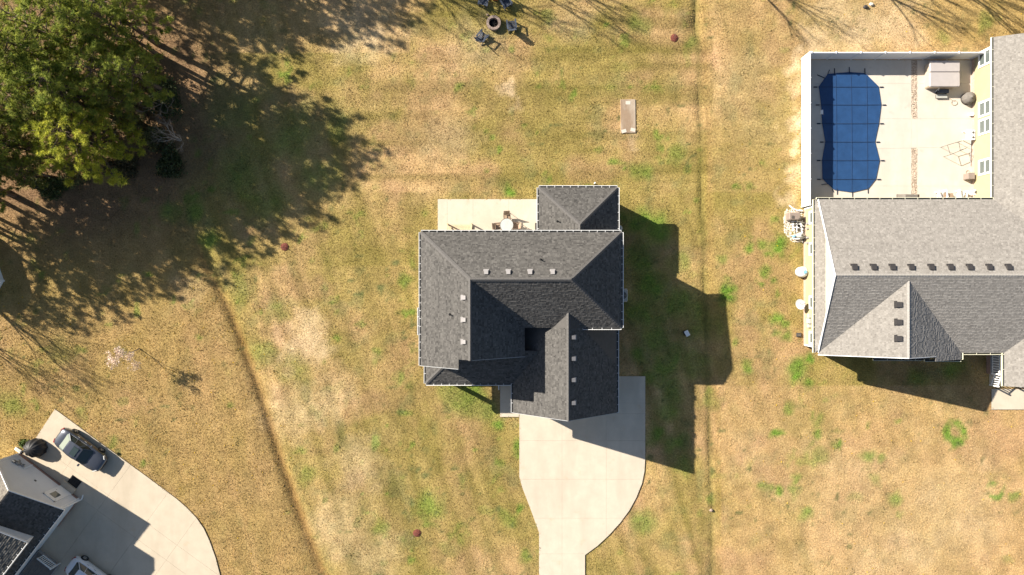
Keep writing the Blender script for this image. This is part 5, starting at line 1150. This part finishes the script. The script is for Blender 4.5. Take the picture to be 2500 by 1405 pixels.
bare_tree('bare_shrub', 'leafless grey shrub in the shade at the outer edge of the grove', 'shrub', (*P2(440,345),0), 2.6, 22, M['twig'], depth=4, spread=.8, nstem=4, trunk=.28, rad=.012)
bare_tree('bare_shrub', 'leafless shrub poking out between the pines above the grey shrub', 'shrub', (*P2(395,270),0), 4.0, 23, M['greybark'], depth=4, spread=.8, nstem=3, trunk=.28, rad=.01)
for i, (x, y, h) in enumerate(((560,-210,13),(770,-185,13),(980,-150,12),(1160,-160,10),(420,-260,14),(1660,-150,10.5),(1850,-185,12),(2010,-200,12.5),(2180,-150,9))):
    bare_tree('bare_tree', 'tall leafless tree north of the fire pit lawn' if i < 5 else 'tall leafless tree north of the pool yard', 'tree', (*P2(x,y),0), h, 60+i, M['greybark'], depth=5, group='leafless trees on the north side', spread=.5, trunk=.30)
for i, (x, y, h) in enumerate(((-260,560,12),(-150,650,10),(-200,720,10))):
    bare_tree('bare_tree', 'tall leafless tree west of the above-ground pool', 'tree', (*P2(x,y),0), h, 80+i, M['greybark'], depth=5, group='leafless trees on the west side', spread=.42, trunk=.34)
def bush(label, loc, rx, ry, h, seed, c0, c1, n=900):
    r = np.random.RandomState(seed); t = thing('bush', label, 'bush', loc, 0.0); st = MB(); tris = []; cols = []; rr = random.Random(seed)
    for i in range(7):
        a = i*.9; st.tube([(0,0,-.05),(rx*.3*math.cos(a),ry*.3*math.sin(a),h*.45),(rx*.6*math.cos(a),ry*.6*math.sin(a),h*.8)], .03, 4, r1=.01)
    st.build('stems', 'greybark', t, local=True)
    for i in range(n):
        d = r.randn(3); d /= np.linalg.norm(d); d[2] = abs(d[2]); c = d*np.array([rx,ry,h])*(.55+.5*r.rand())*(1+.25*math.sin(3*math.atan2(d[1],d[0])+seed)); col = np.array(c0)+(np.array(c1)-np.array(c0))*r.rand()
        for j in range(3):
            q = c+r.randn(3)*.08; tris.append([q+r.randn(3)*.07, q+r.randn(3)*.07, q+r.randn(3)*.07]); cols.append(col*r.uniform(.7,1.3))
    me = tri_mesh('foliage', tris, cols); me.materials.append(M['leaf']); o = bpy.data.objects.new('foliage', me); COL.objects.link(o); o.parent = t
bush('low dark evergreen bush at the foot of the grove by the ditch head', (*P2(420,400),0), 1.1, 1.5, 1.1, 3, (.03,.045,.015), (.07,.085,.03))
bush('dark evergreen bush under the outer pines of the grove', (*P2(410,250),0), 1.4, 1.6, 1.6, 4, (.03,.05,.015), (.07,.09,.03))
for i, (x, y, rx, h_, lab) in enumerate(((345,150,1.3,2.4,'between two pine trunks near the streaked shadows'),(375,200,1.2,2.0,'just outside the right-hand pines'),(330,300,1.5,2.6,'between the yellow-green pine and its taller neighbours'),(380,340,1.1,1.6,'touching the leafless grey shrub'),(250,330,1.6,2.6,'behind the yellow-green pine'),(200,420,1.5,1.9,'in front of the yellow-green pine'),(300,230,1.6,3.0,'deep inside the grove'))):
    bush('brown-green thicket ' + lab + ' at the grove edge', (*P2(x,y),0), rx, rx*.9, h_, 40+i, (.045,.055,.018), (.15,.14,.05), 700)
bush('brownish low bush under the yellow-green pine', (*P2(300,410),0), 1.6, 1.0, .9, 5, (.05,.05,.02), (.13,.10,.05))
bush('dark green bush beneath the grove at its south-west corner', (*P2(130,455),0), 1.8, 1.0, 1.2, 6, (.03,.05,.015), (.08,.10,.03))
bush('small green shrub at the white house corner beside the black grill cover', (*P2(62,1082),0), .35, .3, .45, 7, (.06,.10,.02), (.14,.18,.04), 160)
def sapling(i, x, y, h, lab):
    q = P2(x, y); r_ = .33; b = MB(); n = 26; vs = [(q[0],q[1],.09)]; rr = random.Random(i)
    for k_, z in ((.5,.085),(1,.03),(1.03,-.03)):
        for j in range(n): f_ = k_*r_*(1+rr.uniform(-.06,.06)); vs.append((q[0]+f_*math.cos(j*2*math.pi/n), q[1]+f_*math.sin(j*2*math.pi/n), z+rr.uniform(-.012,.012)))
    fs = [(0,1+j,1+(j+1)%n) for j in range(n)]
    for g in range(2): fs += [(1+g*n+j,1+g*n+(j+1)%n,1+(g+1)*n+(j+1)%n,1+(g+1)*n+j) for j in range(n)]
    b.raw(vs, fs); o = b.build('mulch_ring', 'mulch'); tag(o, 'round red mulch ring ' + lab, 'mulch ring')
    bare_tree('sapling', 'thin leafless sapling in the red mulch ring ' + lab, 'sapling', (q[0], q[1], .05), h, 90+i, M['greybark'], depth=3, spread=.5, trunk=.38, rad=.011)
sapling(0, 695, 603, 1.7, 'just below the shadow of the grove')
sapling(1, 1646, 93, 1.1, 'beside the narrow ditch in the back lawn')
sapling(2, 1018, 1302, 1.0, 'in the front lawn left of the driveway')

# ------------------------------------------------------------------ grass blades over the lawn
N = 640000
X = nrs.uniform(-47, 47, N); Yv = nrs.uniform(-27, 27, N)
boxes = [(-6.9,8.3,-2.9,4.0),(.4,8.4,-10,-2.9),(-6.9,.7,-7.7,-2.8),(2.6,8.4,4,7.9),(25.6,46,-5.1,7),(40.3,52,7,20.4),(41.6,46,-8.6,-5)]
keep = np.ones(N, bool)
for a, b_, c, d in boxes: keep &= ~((X > a) & (X < b_) & (Yv > c) & (Yv < d))
def inside_np(x, y, poly):
    r = np.zeros(len(x), bool); n = len(poly)
    for i in range(n):
        x0, y0 = poly[i]; x1, y1 = poly[(i+1)%n]
        if y0 == y1: continue
        r ^= ((y0 > y) != (y1 > y)) & (x < (x1-x0)*(y-y0)/(y1-y0)+x0)
    return r
slab_poly = [(P2(1512,0)[0],P2(0,328)[1]),(P2(1554,0)[0],P2(0,328)[1]),(P2(1554,0)[0],P2(0,241)[1]),(P2(1512,0)[0],P2(0,241)[1])]
jx = nrs.randn(N)*.05; jy = nrs.randn(N)*.05; lift = np.zeros(N)
for poly in SLABS + [equip_poly, slab_poly]:
    keep &= ~inside_np(X+jx, Yv+jy, poly)
    lift[inside_np(X, Yv, poly)] = .075
X = X[keep]; Yv = Yv[keep]; lift = lift[keep]; N = len(X)
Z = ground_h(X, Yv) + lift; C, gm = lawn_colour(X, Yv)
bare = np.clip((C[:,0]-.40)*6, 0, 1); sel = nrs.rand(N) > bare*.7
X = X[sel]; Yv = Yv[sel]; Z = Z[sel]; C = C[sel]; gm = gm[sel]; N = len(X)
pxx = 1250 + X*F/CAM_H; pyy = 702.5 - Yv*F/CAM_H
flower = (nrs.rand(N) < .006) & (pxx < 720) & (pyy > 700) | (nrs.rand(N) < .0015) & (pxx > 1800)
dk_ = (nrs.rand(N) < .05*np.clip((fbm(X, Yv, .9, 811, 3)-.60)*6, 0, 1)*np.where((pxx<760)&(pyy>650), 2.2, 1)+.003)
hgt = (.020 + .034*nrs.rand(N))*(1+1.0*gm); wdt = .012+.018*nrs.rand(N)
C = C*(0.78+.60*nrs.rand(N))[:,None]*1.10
C[dk_] = np.array([.10,.10,.03])*(.6+.8*nrs.rand(dk_.sum()))[:,None]; hgt[dk_] *= 2.0; wdt[dk_] *= 1.6
C[flower] = np.array([.62,.40,.02]); wdt[flower] = .05; hgt[flower] = .07
V = np.zeros((N, 6, 3), np.float32)
for j in range(2):
    az = nrs.rand(N)*6.283; ln = .025+.055*nrs.rand(N); ca, sa = np.cos(az), np.sin(az); az2 = nrs.rand(N)*6.283
    V[:,j*3,0] = X - sa*wdt; V[:,j*3,1] = Yv + ca*wdt; V[:,j*3,2] = Z-.012
    V[:,j*3+1,0] = X + sa*wdt; V[:,j*3+1,1] = Yv - ca*wdt; V[:,j*3+1,2] = Z-.012
    V[:,j*3+2,0] = X + np.cos(az2)*ln; V[:,j*3+2,1] = Yv + np.sin(az2)*ln; V[:,j*3+2,2] = Z+hgt*(1-.4*j)
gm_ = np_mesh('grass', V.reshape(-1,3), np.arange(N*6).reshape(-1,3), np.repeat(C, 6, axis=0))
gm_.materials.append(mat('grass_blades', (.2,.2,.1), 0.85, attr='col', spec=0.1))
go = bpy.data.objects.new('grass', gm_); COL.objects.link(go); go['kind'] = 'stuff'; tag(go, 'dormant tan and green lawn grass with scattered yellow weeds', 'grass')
for o in bpy.data.objects:
    if '_local' in o: del o['_local']
